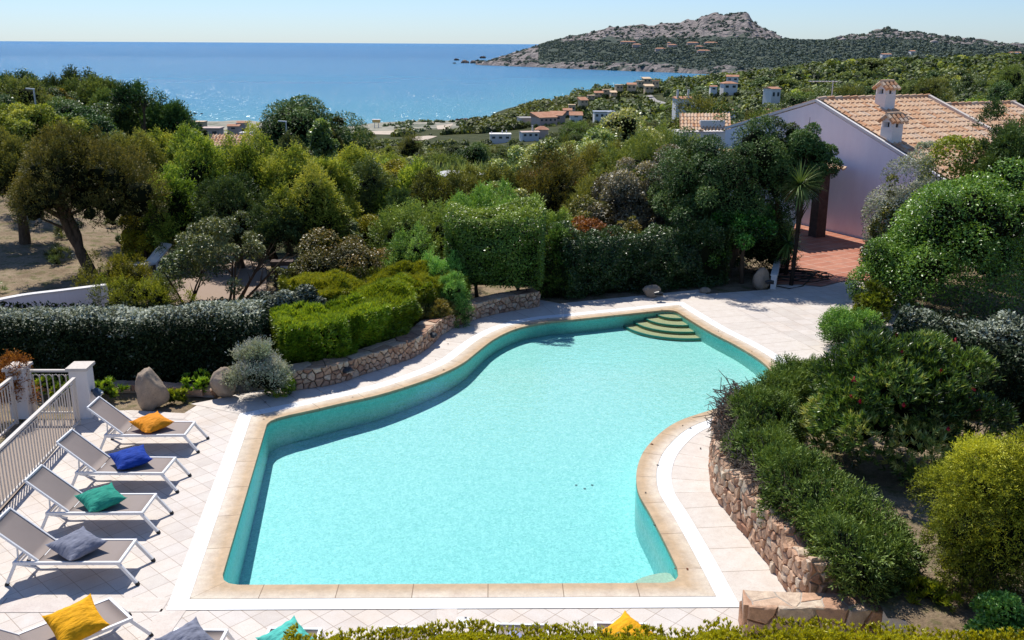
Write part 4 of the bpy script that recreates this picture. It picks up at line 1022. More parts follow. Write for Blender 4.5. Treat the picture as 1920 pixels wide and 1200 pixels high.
for (x0, x1, y, kind, dx, lab) in ((330, 427, 1181, 'grey', -.02, 'half-seen lounger at the bottom edge with a grey cushion'), (508, 600, 1179, 'mint', .02, 'half-seen lounger at the bottom edge with a pale mint cushion'),
                                   (728, 818, 1176, None, 0, 'nearly hidden lounger behind the tall left end of the yellow hedge'), (930, 1026, 1171, 'lilac', -.08, 'half-seen lounger at the bottom edge with a pale lilac cushion'), (1117, 1208, 1169, 'yellow', .05, 'half-seen lounger at the bottom edge with a mustard cushion by the yellow hedge')):
    a = P(x0, y, LH); b = P(x1, y, LH); mid = (a+b)[:2]/2; fwd = np.array([.02, 1.]); fwd /= np.linalg.norm(fwd); rz = math.atan2(fwd[1], fwd[0])
    put_lounger(mid-fwd*LL, rz, lab)
    if kind:
        c = mid-fwd*(.42 if kind != 'lilac' else .62)+np.array([dx, 0]); put_cushion(kind, (c[0], c[1], LH+(.05 if kind == 'lilac' else .11)), math.radians(45), (.2, -.1), '%s cushion on a half-seen lounger at the bottom edge' % CNAME[kind], .52, int(x0))

# ------------------------------------------------------------------ boulders
def boulder(name, px, py, dims, rz, seed, label, mat='boulder', shape=None, z=None, sub=4):
    bm = bmesh.new(); bmesh.ops.create_icosphere(bm, subdivisions=sub, radius=1); rng = np.random.default_rng(seed)
    pl = [(rdir(rng, 1)[0], rng.uniform(.62, .88)) for _ in range(11)]; v = np.array([q.co for q in bm.verts])
    for (d, k) in pl:
        s = v@d; ex = np.maximum(s-k, 0); v = v-np.outer(ex*.85, d)
    v += nrm(v)*((vnoise(v[:, 0]*3+9, v[:, 1]*3+v[:, 2]*2, .7, seed)-.5)*.12+(vnoise(v[:, 0]*9, v[:, 1]*9+v[:, 2]*7, .8, seed)-.5)*.04)[:, None]
    if shape: v = shape(v)
    v = v*np.array(dims)/2; v[:, 2] += dims[2]*.42
    for q, w in zip(bm.verts, v): q.co = w
    me = bpy.data.meshes.new(name); bm.to_mesh(me); bm.free(); me.materials.append(M[mat]); me.polygons.foreach_set('use_smooth', [True]*len(me.polygons))
    a = me.attributes.new('tint', 'FLOAT', 'FACE'); a.data.foreach_set('value', np.full(len(me.polygons), .5, np.float32))
    q = P(px, py) if z is None else P(px, py, z)
    o = link(name, me, None, (q[0], q[1], -.03 if z is None else z)); o.rotation_euler = (0, 0, rz); return tag(o, label, 'boulder')
def stand(v):
    v = v.copy(); z = (v[:, 2]+1)/2; x = v[:, 0]
    v[:, 0] = np.where(x > 0, x*(1.08-.78*np.clip((z-.25)/.75, 0, 1)), x*(.86-.10*z))-.10*z; v[:, 2] = np.where(v[:, 2] > .72, .72+(v[:, 2]-.72)*.45, v[:, 2])*1.08; v[:, 1] *= 1-.3*z; return v
boulder('boulder', 284, 762, (.78, .6, .98), .1, 4, 'tall standing grey-brown stone with a pointed right shoulder beside the deck', shape=stand)
boulder('boulder', 420, 745, (.52, .45, .74), .4, 9, 'upright rounded brown stone half behind the grey-green bush', shape=lambda v: v*np.array([1, 1, 1])+np.column_stack([.15*v[:, 2], 0*v[:, 0], 0*v[:, 0]]))
boulder('boulder', 1222, 556, (.56, .5, .42), .2, 12, 'small pale round boulder with a dark lamp in front of the dark hedge')
boulder('boulder', 1426, 540, (.56, .5, .72), .7, 15, 'shaded grey boulder with a dark lamp beside the low white wall')
boulder('boulder', 1322, 548, (.42, .3, .22), .7, 18, 'small dark stone lying under the far hedge')
for (x, y, z, lab) in ((1234, 549, .22, 'dark hooded lamp fixed on the small pale boulder'), (1441, 527, .3, 'dark hooded lamp fixed on the shaded grey boulder')):
    q = P(x, y, z); e = empty('spotlight', (q[0], q[1]-.12, z), 0, lab, 'lamp'); mb = MB(); mb.tube([(0, .12, 0), (0, .02, 0)], .03, 8); link('bracket', mb.mesh('bracket', M['lampblack']), e)
    mb = MB(); mb.tube([(-.12, 0, .0), (0, -.0, .02), (.12, 0, .0)], [.045, .06, .045], 10); mb.box((0, -.05, -.03), (.22, .12, .02)); link('housing', mb.mesh('housing', M['lampblack'], False), e)
# low white wall beside the terrace and garden hose
a, b = P(1449, 542), P(1462, 486); mb = MB(); t = nrm((b-a)[:2]); L = np.linalg.norm((b-a)[:2])
mb.box((0, 0, .2), (L, .16, .4), taper=.99)
for i in range(int(L/.5)): mb.box((-L/2+.25+i*.5, 0, .415), (.46, .2, .035), taper=.97)
o = mb.obj('garden_wall', M['plaster'], None, ((a[0]+b[0])/2, (a[1]+b[1])/2, 0)); o.rotation_euler = (0, 0, math.atan2(t[1], t[0])); tag(o, 'low white wall between the palm-like yucca and the terracotta terrace', 'wall')
c = P(1483, 519, .05); pts = []; rn = random.Random(5)
for i in range(170):
    an = TAU*i/24; r = .75+.22*math.sin(i*.37)+.1*rn.uniform(-1, 1); pts.append((c[0]+r*1.25*math.cos(an), c[1]+r*.75*math.sin(an), .04+.015*(i % 24)/24+.0009*i))
pts += [tuple(P(1505, 536, .02)), tuple(P(1480, 541, .02)), tuple(P(1455, 536, .02))]
mb = MB(); mb.tube(pts, .017, 6); tag(mb.obj('garden_hose', M['hose'], None, smooth=True), 'coil of dark garden hose lying on the shaded terracotta terrace', 'hose')
mb = MB()
for i, (x0, x1, y0, y1) in enumerate(((1660, 1790, 1150, 1168), (1730, 1880, 1163, 1186))):
    mb.box((0, 0, 0), (.01, .01, .01)) if False else None
pts = [P(x, y, .5)[:2] for x, y in ((1655, 1152), (1700, 1146), (1780, 1152), (1870, 1168), (1882, 1186), (1800, 1190), (1700, 1176))]
mb.prism(pts, .30, .56); tag(mb.obj('stone_slab', M['capstone']), 'flat pale slab lying behind the yellow hedge at lower right', 'slab')
# ------------------------------------------------------------------ the neighbouring house
Wl, Wr = P(1497, 420), P(1630, 452); tw = nrm((Wr-Wl)[:2]); nd = np.array([-tw[1], tw[0]])
def onwall(x, y):
    d = ray(x, y); o = np.array([0, 0, CH]); n_ = np.array([nd[0], nd[1], 0.]); return o+d*(((Wl-o)@n_)/(d@n_))
A = onwall(1530, 187); PR = .356
def W3(s, l, z): return np.array([A[0]+tw[0]*s+nd[0]*l, A[1]+tw[1]*s+nd[1]*l, z])
def roof_mesh(name, o, u, v, LU, LV, pu=.235, pv=.40, seed=0, amp=.052, th=.05):
    """barrel tiles: u along the eave, v down the slope"""
    u = np.array(u, float); v = np.array(v, float); n_ = np.cross(u, v); n_ *= np.sign(n_[2]); rng = np.random.default_rng(seed)
    nu = max(2, int(LU/pu)); nv = max(2, int(LV/pv)); k = 8; us = np.linspace(0, LU, nu*k+1); C = nu*k+1; V_ = []; Q = []; T_ = []
    ph = us/LU*nu*TAU; cv = np.cos(ph); prof = np.where(cv > 0, np.abs(cv)**.6, -.8*np.abs(cv)**.7); cover = (cv > 0)
    tr = np.clip(rng.normal(.55, .24, (nv, nu*2+2)), 0, 1); fc = ((np.arange(C-1)+k//4)//(k//2))
    for r in range(nv):
        jit = np.repeat(rng.normal(0, .010, nu*2+2), k//2)[:C]; s0 = r*LV/nv; s1 = (r+1)*LV/nv+np.where(cover, .07, .015)+jit
        for s_, hh in ((np.full(C, s0), amp*prof*.86), (s1, amp*prof+.032), (s1, amp*prof+.032), (s1, amp*prof-.03)):
            V_.append(np.array(o)+np.outer(us, u)+v*s_[:, None]+np.outer(hh, n_))
        for a_ in (0, 2):
            i = (r*4+a_)*C+np.arange(C-1); Q.append(np.stack([i, i+1, i+1+C, i+C], -1)); T_.append(tr[r][fc])
    V_ = np.concatenate(V_); q = np.concatenate(Q)
    if np.cross(u, v)[2] < 0: q = q[:, ::-1]
    return mesh_np(name, V_, [q], M['tile'], tint=np.concatenate(T_), smooth=True)
house = empty('house', (*W3(0, 0, 0),), 0, 'lilac-white gabled house with barrel-tiled roof and two chimneys at right', 'house')
def hp_(me, name, parent=None):
    o = link(name, me); o.parent = parent or house
    if parent is None: o.matrix_parent_inverse = Matrix.Translation(-house.location)
    return o
LR1, LR2 = 6.0, 5.2; SD = 7.6; SL = 5.5; PL = .27
def gable(l0, l1, za, sd, sl, drop=.12):
    fr = [(-sl, -.3), (-sl, za-PL*sl-drop), (0, za-drop), (sd, za-PR*sd-drop), (sd, -.3)]; mb = MB(); n_ = len(fr)
    vs = [W3(s, l0, z) for s, z in fr]+[W3(s, l1, z) for s, z in fr]
    mb.add(vs, [tuple(range(n_)), tuple(range(n_, 2*n_))[::-1]]+[(i, n_+i, n_+(i+1) % n_, (i+1) % n_) for i in range(n_)]); return mb
hp_(gable(0, LR1, A[2], SD, SL).mesh('wall', M['plaster_cool']), 'wall')
mb = MB()   # white verge trim along the gable
for l in (.03,):
    mb.beam(W3(0, l, A[2]-.03), W3(SD, l, A[2]-PR*SD-.03), .12, .10); mb.beam(W3(0, l, A[2]-.03), W3(-SL, l, A[2]-PL*SL-.03), .12, .10)
hp_(mb.mesh('verge', M['plaster']), 'verge')
dv = nrm(np.array([tw[0], tw[1], -PR])); dl = nrm(np.array([-tw[0], -tw[1], -PL])); nd3 = np.array([nd[0], nd[1], 0.])
r1 = hp_(roof_mesh('roof', W3(0, .1, A[2]), nd3, dv, LR1-.1, SD*1.08, seed=1), 'roof')
hp_(roof_mesh('roof', W3(0, .1, A[2]), nd3, dl, LR1-.1, SL*1.05, seed=2), 'roof')
mb = MB()
for i in range(15): mb.tube([W3(0, .06+i*.40, A[2]+.015), W3(0, .06+i*.40+.43, A[2]+.045)], [.085, .10], 9, t=random.Random(i).random())
hp_(mb.mesh('ridge_tiles', M['tile']), 'ridge_tiles', r1)
mb = MB(); mb.beam(W3(0, LR1+.02, A[2]+.06), W3(SD, LR1+.02, A[2]-PR*SD+.06), .16, .12); hp_(mb.mesh('verge', M['capstone']), 'verge')
z2 = A[2]-.36
hp_(gable(LR1+.1, LR1+LR2, z2, SD, SL).mesh('wall', M['plaster_cool']), 'wall')
r2 = hp_(roof_mesh('roof', W3(0, LR1+.12, z2), nd3, dv, LR2-.1, SD*1.08, seed=3), 'roof')
mb = MB()
for i in range(13): mb.tube([W3(0, LR1+.15+i*.40, z2+.015), W3(0, LR1+.15+i*.40+.43, z2+.045)], [.085, .10], 9, t=random.Random(i+40).random())
hp_(mb.mesh('ridge_tiles', M['tile']), 'ridge_tiles', r2)
mb = MB(); mb.beam(W3(0, LR1+LR2+.02, z2+.05), W3(SD, LR1+LR2+.02, z2-PR*SD+.05), .16, .12); hp_(mb.mesh('verge', M['capstone']), 'verge')
def chimney(s, l, hgt, label):
    zb = A[2]-PR*s; w = .27; mb = MB()
    def C(a, b, z): return W3(s+a*w, l+b*w*.95, z)
    zt = zb+hgt
    # shaft with a vent opening on each side under a small tiled gable
    zz = [zb-.5, zt-.42, zt-.24]
    mb.add([C(a, b, zz[0]) for a, b in ((-1,-1),(1,-1),(1,1),(-1,1))]+[C(a, b, zz[1]) for a, b in ((-1,-1),(1,-1),(1,1),(-1,1))], [(0,1,5,4),(1,2,6,5),(2,3,7,6),(3,0,4,7),(4,5,6,7)])
    for a in (-1, 1):
        for b in (-1, 1): mb.beam(C(a*.68, b*.68, zz[1]), C(a*.68, b*.68, zz[2]), w*.64)
    mb.add([C(a, b, zz[2]) for a, b in ((-1,-1),(1,-1),(1,1),(-1,1))]+[C(0, -1, zt+.02), C(0, 1, zt+.02)], [(0,1,2,3),(0,1,4),(2,3,5)])
    mb.box(tuple(C(0, 0, (zz[1]+zz[2])/2)), (w*.9, w*.9, zz[2]-zz[1]-.01), m=2)
    dn = nrm(np.array([tw[0], tw[1], -.75])); ds = nrm(np.array([-tw[0], -tw[1], -.75]))
    for d in (dn, ds):
        for i in range(4):
            o = W3(s, l-w*1.2+i*w*.78+.02, zt+.035)
            for r in range(2): mb.tube([o+d*(r*.2), o+d*(r*.2+.25)], [.062, .075], 8, t=random.Random(i*7+r).random(), m=1)
    mb.tube([W3(s, l-w*1.3, zt+.06), W3(s, l+w*1.3, zt+.06)], .06, 8, t=.5, m=1)
    o = hp_(mb.mesh('chimney', [M['plaster'], M['tile'], M['dark']]), 'chimney', r1); o['label'] = label
chimney(.85, 2.75, .95, 'white chimney near the ridge of the tiled roof'); chimney(3.55, .42, .90, 'white chimney at the gable edge of the tiled roof')
e = empty('tv_antenna', (*W3(-1.6, 2.3, 0)[:2], A[2]-.45), 0, 'thin metal aerial standing behind the tiled roof ridge', 'antenna')
mb = MB(); mb.tube([(0, 0, -.3), (0, 0, 1.1)], .022, 6); link('mast', mb.mesh('mast', M['steel']), e)
mb = MB(); mb.tube([(-1., 0, 1.06), (.2, .0, 1.06)], .02, 6)
for i in range(9): mb.tube([(-.95+i*.13, -.18, 1.06), (-.95+i*.13, .18, 1.06)], .012, 5)
link('boom', mb.mesh('boom', M['steel']), e)
# porch in front of the gable
C0 = np.array([12.32, 35.82]); col = P(1531, 444)
e = empty('porch', (col[0], col[1], 0), 0, 'dark-columned porch with tiled roof in front of the gable wall', 'porch'); ei = Matrix.Translation(-e.location)
def pp(me, name):
    o = link(name, me, e); o.matrix_parent_inverse = ei; return o
mb = MB(); ang = math.atan2(tw[1], tw[0])
mb.box((col[0], col[1], 1.2), (.42, .46, 2.4), rz=ang, taper=.92); pp(mb.mesh('column', M['wood']), 'column')
mb = MB(); q0_ = np.array([*(C0-tw*.35-nd*.2), 2.47]); mb.beam(q0_, q0_-np.array([*nd, 0])*2.7, .2, .18); mb.beam(q0_, q0_-np.array([*tw, -.10])*3.6, .2, .18); pp(mb.mesh('beam', M['wood']), 'beam')
pp(roof_mesh('roof', np.array([*(C0-tw*4.0), 2.62+4*.10]), -nd3, nrm(np.array([tw[0], tw[1], -.10])), 3.0, 4.05, seed=9), 'roof')

# ------------------------------------------------------------------ distant houses
HB = []
def far_house(px, py, Y, w, d, h, label, wall='plaster', roof='redroof', kind='gable', rz=0., rh=.28, chim=(), win=2, name='house', dn=3., group=None, loc=None):
    q = PD(px, py, Y) if loc is None else np.array(loc)
    if loc is None: w *= .66; d *= .75; h *= .78; dn = 1.6; HB.append((q[0], q[1]-d/2, q[2], w, Y)); chim = [(a, b, c*.7, e*.7) for a, b, c, e in chim]
    e = empty(name, q, rz, label, 'house', group); b = MB(); b.box((0, 0, (h-dn)/2), (w, d, h+dn)); link('wall', b.mesh('wall', M[wall]), e)
    r = MB(); ov = min(.3, w*.07)
    if kind == 'flat':
        r.box((0, 0, h+.12), (w+.3, d+.3, .24)); 
    else:
        z1 = h+rh*(d/2+ov) if kind != 'mono' else h+rh*(d+2*ov)
        x, y = w/2+ov, d/2+ov; zb = h+.02
        if kind == 'gable': r.add([(-x,-y,zb),(x,-y,zb),(x,y,zb),(-x,y,zb),(-x,0,z1),(x,0,z1)], [(0,1,5,4),(2,3,4,5),(1,2,5),(3,0,4),(3,2,1,0)])
        elif kind == 'hip':
            k = max(.1, x-y*.8); r.add([(-x,-y,zb),(x,-y,zb),(x,y,zb),(-x,y,zb),(-k,0,z1),(k,0,z1)], [(0,1,5,4),(2,3,4,5),(1,2,5),(3,0,4),(3,2,1,0)])
        else: r.add([(-x,-y,zb),(x,-y,zb),(x,y,z1),(-x,y,z1),(x,y,zb),(-x,y,zb)], [(0,1,2,3),(1,4,2),(0,3,5),(3,2,4,5),(0,5,4,1)])
    ro = link('roof', r.mesh('roof', M[roof]), e)
    for (cx, cy, ch, cw) in chim:
        c = MB(); c.box((cx*w, cy*d, h+ch/2-.5), (cw, cw, ch+1), taper=.55); c.box((cx*w, cy*d, h+ch+.06), (cw*.75, cw*.75, .12)); link('chimney', c.mesh('chimney', M['plaster']), ro)
    for i in range(win):
        f = MB(); x = (i+.5)/win*w-w/2; f.box((x, -d/2-.01, h*.52), (min(1.1, w/win*.45), .06, h*.36)); link('window', f.mesh('window', M['glass']), e)
    return e
far_house(1446, 187, 225, 3.6, 4.5, 3.2, 'small white house with open veranda alone on the green slope', win=2, rz=.35, rh=.22)
far_house(1366, 168, 300, 6.5, 5, 2.4, 'long white house with orange roof on the middle slope', rz=.1, kind='hip')
far_house(1373, 153, 345, 6, 5, 2.2, 'white house with orange roof just above the longer one', rz=-.2)
far_house(1337, 170, 300, 3, 3, 1.6, 'tiny orange-roofed outbuilding left of the long white house', win=1)
far_house(1278, 212, 170, 4.2, 4, 3.2, 'white house with two tapered twin chimneys and bluish shaded wall', chim=((-.38, -.3, 2.0, .7), (.28, -.3, 2.0, .7)), rz=.05, rh=.2)
far_house(1307, 206, 185, 3.2, 3, 1.4, 'low flat white annexe beside the twin-chimney house', kind='flat', roof='plaster', win=0)
far_house(1357, 222, 150, 4.2, 3.4, 1.7, 'lilac-walled house with a slender white obelisk chimney', wall='plaster_cool', chim=((-.55, -.2, 1.5, .55), (.42, .2, .4, .3)), kind='hip', rz=.1)
far_house(1345, 236, 118, 3.4, 2, .9, 'low orange-roofed lean-to in front of the obelisk-chimney house', kind='mono', win=0)
far_house(1441, 212, 150, 1.8, 1.8, .6, 'sliver of orange roof peeping over the left gable slope', win=0)
for i, (px, py, Y, w, h, r) in enumerate(((1160, 168, 545, 6, 3.2, .2), (1184, 168, 520, 7, 3.4, -.1), (1200, 160, 560, 6, 3., .3), (1216, 170, 500, 6.5, 3., .1), (1229, 161, 520, 5.5, 3.4, -.2), (1212, 155, 580, 7, 3., .2), (1138, 174, 560, 7, 2.2, .1), (1122, 179, 560, 7, 2., .0), (1108, 184, 550, 6, 1.8, .1), (1150, 178, 530, 5, 1.8, .1))):
    far_house(px, py, Y, w, 5, h, ['tan flat-topped holiday house stepped up the coast slope', 'low tan terrace house above the shore rocks'][i > 5], 'plaster_tan', ['plaster_tan', 'redroof'][i % 3 == 1], ['flat', 'mono'][i % 2], r, .2, win=2, group='tan houses stepped along the coast' if i <= 5 else 'low tan terrace houses above the shore')
far_house(1093, 194, 440, 5.5, 5, 2., 'orange-roofed house nearest to the water on the coast slope', 'plaster_tan', rz=.3, kind='mono')
far_house(1072, 208, 400, 4.2, 4, 3., 'stepped tan house above the rocky shore', 'plaster_tan', 'plaster_tan', 'flat', win=2)
far_house(1064, 212, 385, 5, 3, 1.4, 'low pinkish house front below the stepped tan house', 'plaster_pink', 'redroof', 'mono', win=1)
far_house(1020, 229, 335, 10.5, 8, 2.3, 'broad red-roofed beach building with dark glazed front', 'plaster_pink', rz=.5, kind='mono', rh=.22, win=4)
far_house(1043, 225, 345, 8, 7, 2.3, 'red-roofed wing on the right of the beach building', 'plaster_pink', rz=-.3, kind='mono', rh=.2, win=2)
far_house(992, 224, 345, 11, 10, .7, 'flat grey roof terrace of the beach building', 'capstone', 'road', 'flat', .2, win=0)
far_house(938, 262, 255, 8.2, 5, 1.8, 'flat-roofed white villa in the middle of the valley', kind='flat', roof='plaster', win=3, rz=.05, chim=((.1, .3, 1.1, .6), (.3, .35, 1.2, .5), (-.42, .1, .7, .5)))
far_house(992, 258, 245, 6.5, 4, 1.9, 'white house with pinkish roof and cone chimney right of the flat villa', roof='plaster_pink', chim=((.2, 0, 2.0, .6),), win=3, rz=.25, rh=.12)
far_house(1016, 249, 260, 5, 4, 1.2, 'small hipped red-roofed house behind the cone chimney', 'plaster_pink', kind='hip', win=0, rh=.5)
far_house(1132, 222, 285, 9, 5, 2.4, 'bluish flat-roofed house with glazed porch on the slope', 'plaster', 'steel', 'flat', win=4, rz=.05)
far_house(1080, 221, 320, 6, 4, 1.2, 'small white and orange house beside the dark trees', kind='mono', win=1)
far_house(1146, 229, 195, 2.6, 2.6, 1.0, 'white house with two cone chimneys half hidden by the pale glossy tree', chim=((-.35, 0, 1.6, .8), (.15, 0, 2.0, .6)), win=0)
far_house(398, 254, 190, 5.6, 4, 1.7, 'grey-pink flat-roofed house between the left trees and the sea', 'plaster_pink', 'plaster_pink', 'flat', win=2)
far_house(372, 240, 260, 6, 4, 2., 'stepped tan house at the foot of the wooded left slope', 'plaster_tan', 'plaster_tan', 'flat', win=2)
far_house(440, 244, 280, 5, 4, 1.6, 'small pinkish house with chimney left of the dark dome pine', 'plaster_pink', chim=((.2, 0, 1., .7),), win=1)
far_house(455, 236, 330, 5, 4, 1.4, 'distant pinkish roof beside the dome pine', 'plaster_pink', win=0)
far_house(463, 268, 92, 1.2, 1.2, 1., 'white block beside the brown-tiled roof among the left trees', kind='flat', roof='plaster', win=0)
q = PD(432, 272, 90); e = empty('house', q, 0, 'brown and white striped tiled roof showing above the feathery trees', 'house'); mb = MB(); mb.box((0, 1.2, -.9), (3.3, 2.2, 1.8)); link('wall', mb.mesh('wall', M['plaster']), e)
link('roof', roof_mesh('roof', (-1.9, 1.3, .85), (1, 0, 0), nrm(np.array([0, -1., -.5])), 3.8, 1.9, seed=4, amp=.09, pu=.3), e)
# tiled outbuilding left of the house
q = PD(1315, 252, 66); e = empty('house', q, .12, 'tiled outbuilding with white parapet behind the dark tree', 'house'); mb = MB(); mb.box((.3, 1.6, -1.2), (3.4, 2.6, 2.6)); link('wall', mb.mesh('wall', M['plaster']), e)
link('roof', roof_mesh('roof', (-1.05, 1.9, 1.28), (1, 0, 0), nrm(np.array([-.25, -1., -.55])), 3.6, 2.1, seed=6), e)
mb = MB(); mb.box((.9, .55, .62), (1.7, .25, .55)); mb.box((.15, .55, .5), (.25, .28, .7)); link('parapet', mb.mesh('parapet', M['plaster']), e)
# headland villas
def head_hit(px, py):
    yh = 81.5+(px-960)*.0059; ys = interp(px, SHP); Ys = 35*1873/(ys-yh); ysh = interp(px, SHELF); ycl = ys-(ys-ysh)*.2
    a = np.clip((ycl-py)/(ycl-ysh), 0, 1); return PD(px, py, Ys+70+330*a)
for i, (px, py, w) in enumerate(((1176, 83, 26), (1192, 88, 14), (1236, 96, 16), (1258, 89, 14), (1252, 85, 5), (1296, 85, 18), (1330, 85, 20), (1316, 100, 18), (1308, 92, 12))):
    q = head_hit(px, py); far_house(0, 0, 0, w, 9, 3, 'tiny red-roofed villa strung along the foot of the rocky headland ridge', 'plaster_pink', loc=q+np.array([0, -12, 1.]), win=0, rh=.3, group='red-roofed villas on the headland', kind='hip')
for (px, py, w, lab) in ((1657, 108, 18, 'white villa with pale roof lowest on the far right hillside'), (1706, 102, 9, 'small white villa highest on the far right hillside'), (1752, 119, 22, 'long white villa with orange roof just above the near scrub crest'), (1897, 105, 20, 'white villa with orange roof at the far right edge of the hillside')):
    q = head_hit(px, py); far_house(0, 0, 0, w*.62, 8, 3.2, lab, loc=q+np.array([0, -6, .8]), win=3, rh=.25)
# lifeguard hut on the beach
q = PD(706, 236, 398); e = empty('beach_hut', q, 0, 'yellow lifeguard hut on a raised stand at the edge of the beach', 'hut')
mb = MB(); mb.box((0, 0, 1.9), (3.0, 2.2, 1.1)); link('cabin', mb.mesh('cabin', plain('yellow_cabin', (.62, .43, .16))), e)
mb = MB(); mb.box((0, 0, 2.55), (3.4, 2.6, .14)); link('roof', mb.mesh('roof', M['plaster']), e)
for x in (-.8, .8):
    mb = MB(); mb.box((x, 0, .2), (.25, .25, 2.4)); link('leg', mb.mesh('leg', M['plaster']), e)
# roads, tracks, lawn
def sheet(name, pts, mat, lift=.25):
    xs, ys = [q[0] for q in pts], [q[1] for q in pts]; nx_ = 26; ny_ = 9; mb = MB(); V_ = []
    gx = np.linspace(min(xs), max(xs), nx_); gy = np.linspace(max(ys), min(ys), ny_); XX, YY = np.meshgrid(gx, gy)
    # pull the grid rows between the lower and the upper outline
    up_, lo_ = [], []
    n_ = len(pts)
    for x in gx:
        c = []
        for i in range(n_):
            (x1, y1), (x2, y2) = pts[i], pts[(i+1) % n_]
            if min(x1, x2)-1e-6 <= x <= max(x1, x2)+1e-6 and x1 != x2: c.append(y1+(y2-y1)*(x-x1)/(x2-x1))
        up_.append(min(c)); lo_.append(max(c))
    for j in range(ny_):
        for i in range(nx_):
            q = hit(gx[i], lo_[i]+(up_[i]-lo_[i])*j/(ny_-1)); V_.append((q[0], q[1], q[2]+.12))
    mb.add(V_, [(j*nx_+i, j*nx_+i+1, (j+1)*nx_+i+1, (j+1)*nx_+i) for j in range(ny_-1) for i in range(nx_-1)]); return tag(mb.obj(name, M[mat]), kind='structure')
sheet('road', [(818, 281), (850, 279), (888, 277), (888, 280), (850, 283), (820, 285)], 'road', .9)
sheet('track', [(662, 249), (700, 246), (748, 245), (752, 248), (735, 253), (690, 252)], 'sandroad', .6)
sheet('track', [(768, 257), (805, 255), (820, 256), (800, 263), (775, 264)], 'sandroad', .7)
sheet('track', [(818, 236), (850, 232), (842, 243), (820, 243)], 'sandroad', .6)
sheet('lawn', [(775, 266), (790, 266), (788, 272), (778, 271)], 'grass', 1.2)
sheet('road', [(1205, 181), (1222, 178), (1232, 188), (1262, 196), (1258, 200), (1225, 192)], 'road', .9)
sheet('road', [(1286, 148), (1310, 144), (1308, 150), (1294, 158), (1289, 157)], 'road', 1.2)
# street lamps
for (px, py, Y, ytop, arm, lab) in ((63, 196, 58, 167, -1, 'slim street lamp rising from the trees on the left slope'), (536, 252, 56, 228, -1, 'slim street lamp standing in front of the dark dome pine')):
    a = PD(px, ytop, Y); e = empty('street_lamp', (a[0], a[1], a[2]-4.), 0, lab, 'street lamp')
    mb = MB(); mb.tube([(0, 0, 0), (0, 0, 3.97)], [.07, .045], 8); link('pole', mb.mesh('pole', M['steel']), e)
    mb = MB(); mb.beam((.05, 0, 4.0), (-.42, -.05, 4.04), .12, .06); link('lamp_head', mb.mesh('lamp_head', M['white']), e)
# white slatted pergolas
for (pa, pb, pc, pd_, Y, zz, lab) in (((816, 327), (893, 333), (890, 327), (828, 322), 44, 0, 'whitewashed slatted pergola roof deep among the shrubs in the middle'), ((205, 362), (256, 364), (254, 349), (212, 347), 40, 0, 'white slatted pergola roof glimpsed through the left trees')):
    a = PD(*pa, Y); zc = a[2]; a, b, c, d = (P(*q, zc)[:2] for q in (pa, pb, pc, pd_)); cen = (a+b+c+d)/4
    u = nrm(b-a); L = np.linalg.norm(b-a); D_ = 2.0; v = np.array([-u[1], u[0]]); e = empty('pergola', (*cen, zc-2.3), math.atan2(u[1], u[0]), lab, 'pergola')
    for i in range(7):
        mb = MB(); mb.box((0, -D_/2+(i+.5)*D_/7, 2.3), (L, D_/7*.72, .06)); link('slat', mb.mesh('slat', M['pergola']), e)
    for sx in (-1, 1):
        for sy in (-1, 1):
            mb = MB(); mb.box((sx*L*.45, sy*D_*.42, 1.0), (.14, .14, 2.5)); link('post', mb.mesh('post', M['pergola']), e)
# garden beyond the hedge
sheetg = G([(262, 500), (330, 478), (420, 480), (500, 500), (500, 585), (290, 585)])
tag(poly_obj('garden_path', [np.array(p) for p in sheetg], .06, slabs('pinkish_garden_paving', ((.42, .27, .20), (.48, .33, .25)), 30)), kind='structure')
gw = sm([(-40, 572), (40, 556), (120, 546), (200, 536)], .75); mb = MB()
for i in range(len(gw)-1): mb.beam((*gw[i], .36), (*gw[i+1], .36), .17, .8); mb.beam((*gw[i], .775), (*gw[i+1], .775), .20, .04, m=1)
tag(mb.obj('garden_wall', [M['plaster_cool'], M['plaster']]), 'low curved white garden wall holding the sandy bank behind the left hedge', 'wall')
q = P(540, 556); e = empty('garden_pillar', q, .1, 'pale garden post with a dark wooden head beside the leaning trunk', 'post')
mb = MB(); mb.box((0, 0, .45), (.30, .30, 1.0)); link('shaft', mb.mesh('shaft', M['plaster_cool']), e)
mb = MB(); mb.box((-.1, 0, 1.0), (.62, .36, .12)); link('head', mb.mesh('head', M['wood']), e)
q = P(272, 512); e = empty('deck_chair', q, .9, 'white reclining garden chair in dappled shade beyond the hedge', 'chair')
mb = MB(); mb.beam((-.5, 0, .30), (.25, 0, .30), .55, .05, up=(0, 0, 1)); link('seat', mb.mesh('seat', M['white']), e)
mb = MB(); mb.beam((.25, 0, .30), (.85, 0, .82), .55, .05); link('backrest', mb.mesh('backrest', M['white']), e)
for x in (-.4, .3):
    for y in (-.22, .22):
        mb = MB(); mb.box((x, y, .14), (.05, .05, .3)); link('leg', mb.mesh('leg', M['white']), e)
q = P(722, 524, .3); mb = MB(); mb.box((0, 0, .3), (.42, .42, .9), taper=.96); mb.box((0, 0, .77), (.5, .5, .06)); tag(mb.obj('garden_post', M['plaster_tan'], None, (q[0], q[1], -.2)), 'tan masonry post half hidden behind the bright shrubs', 'post')
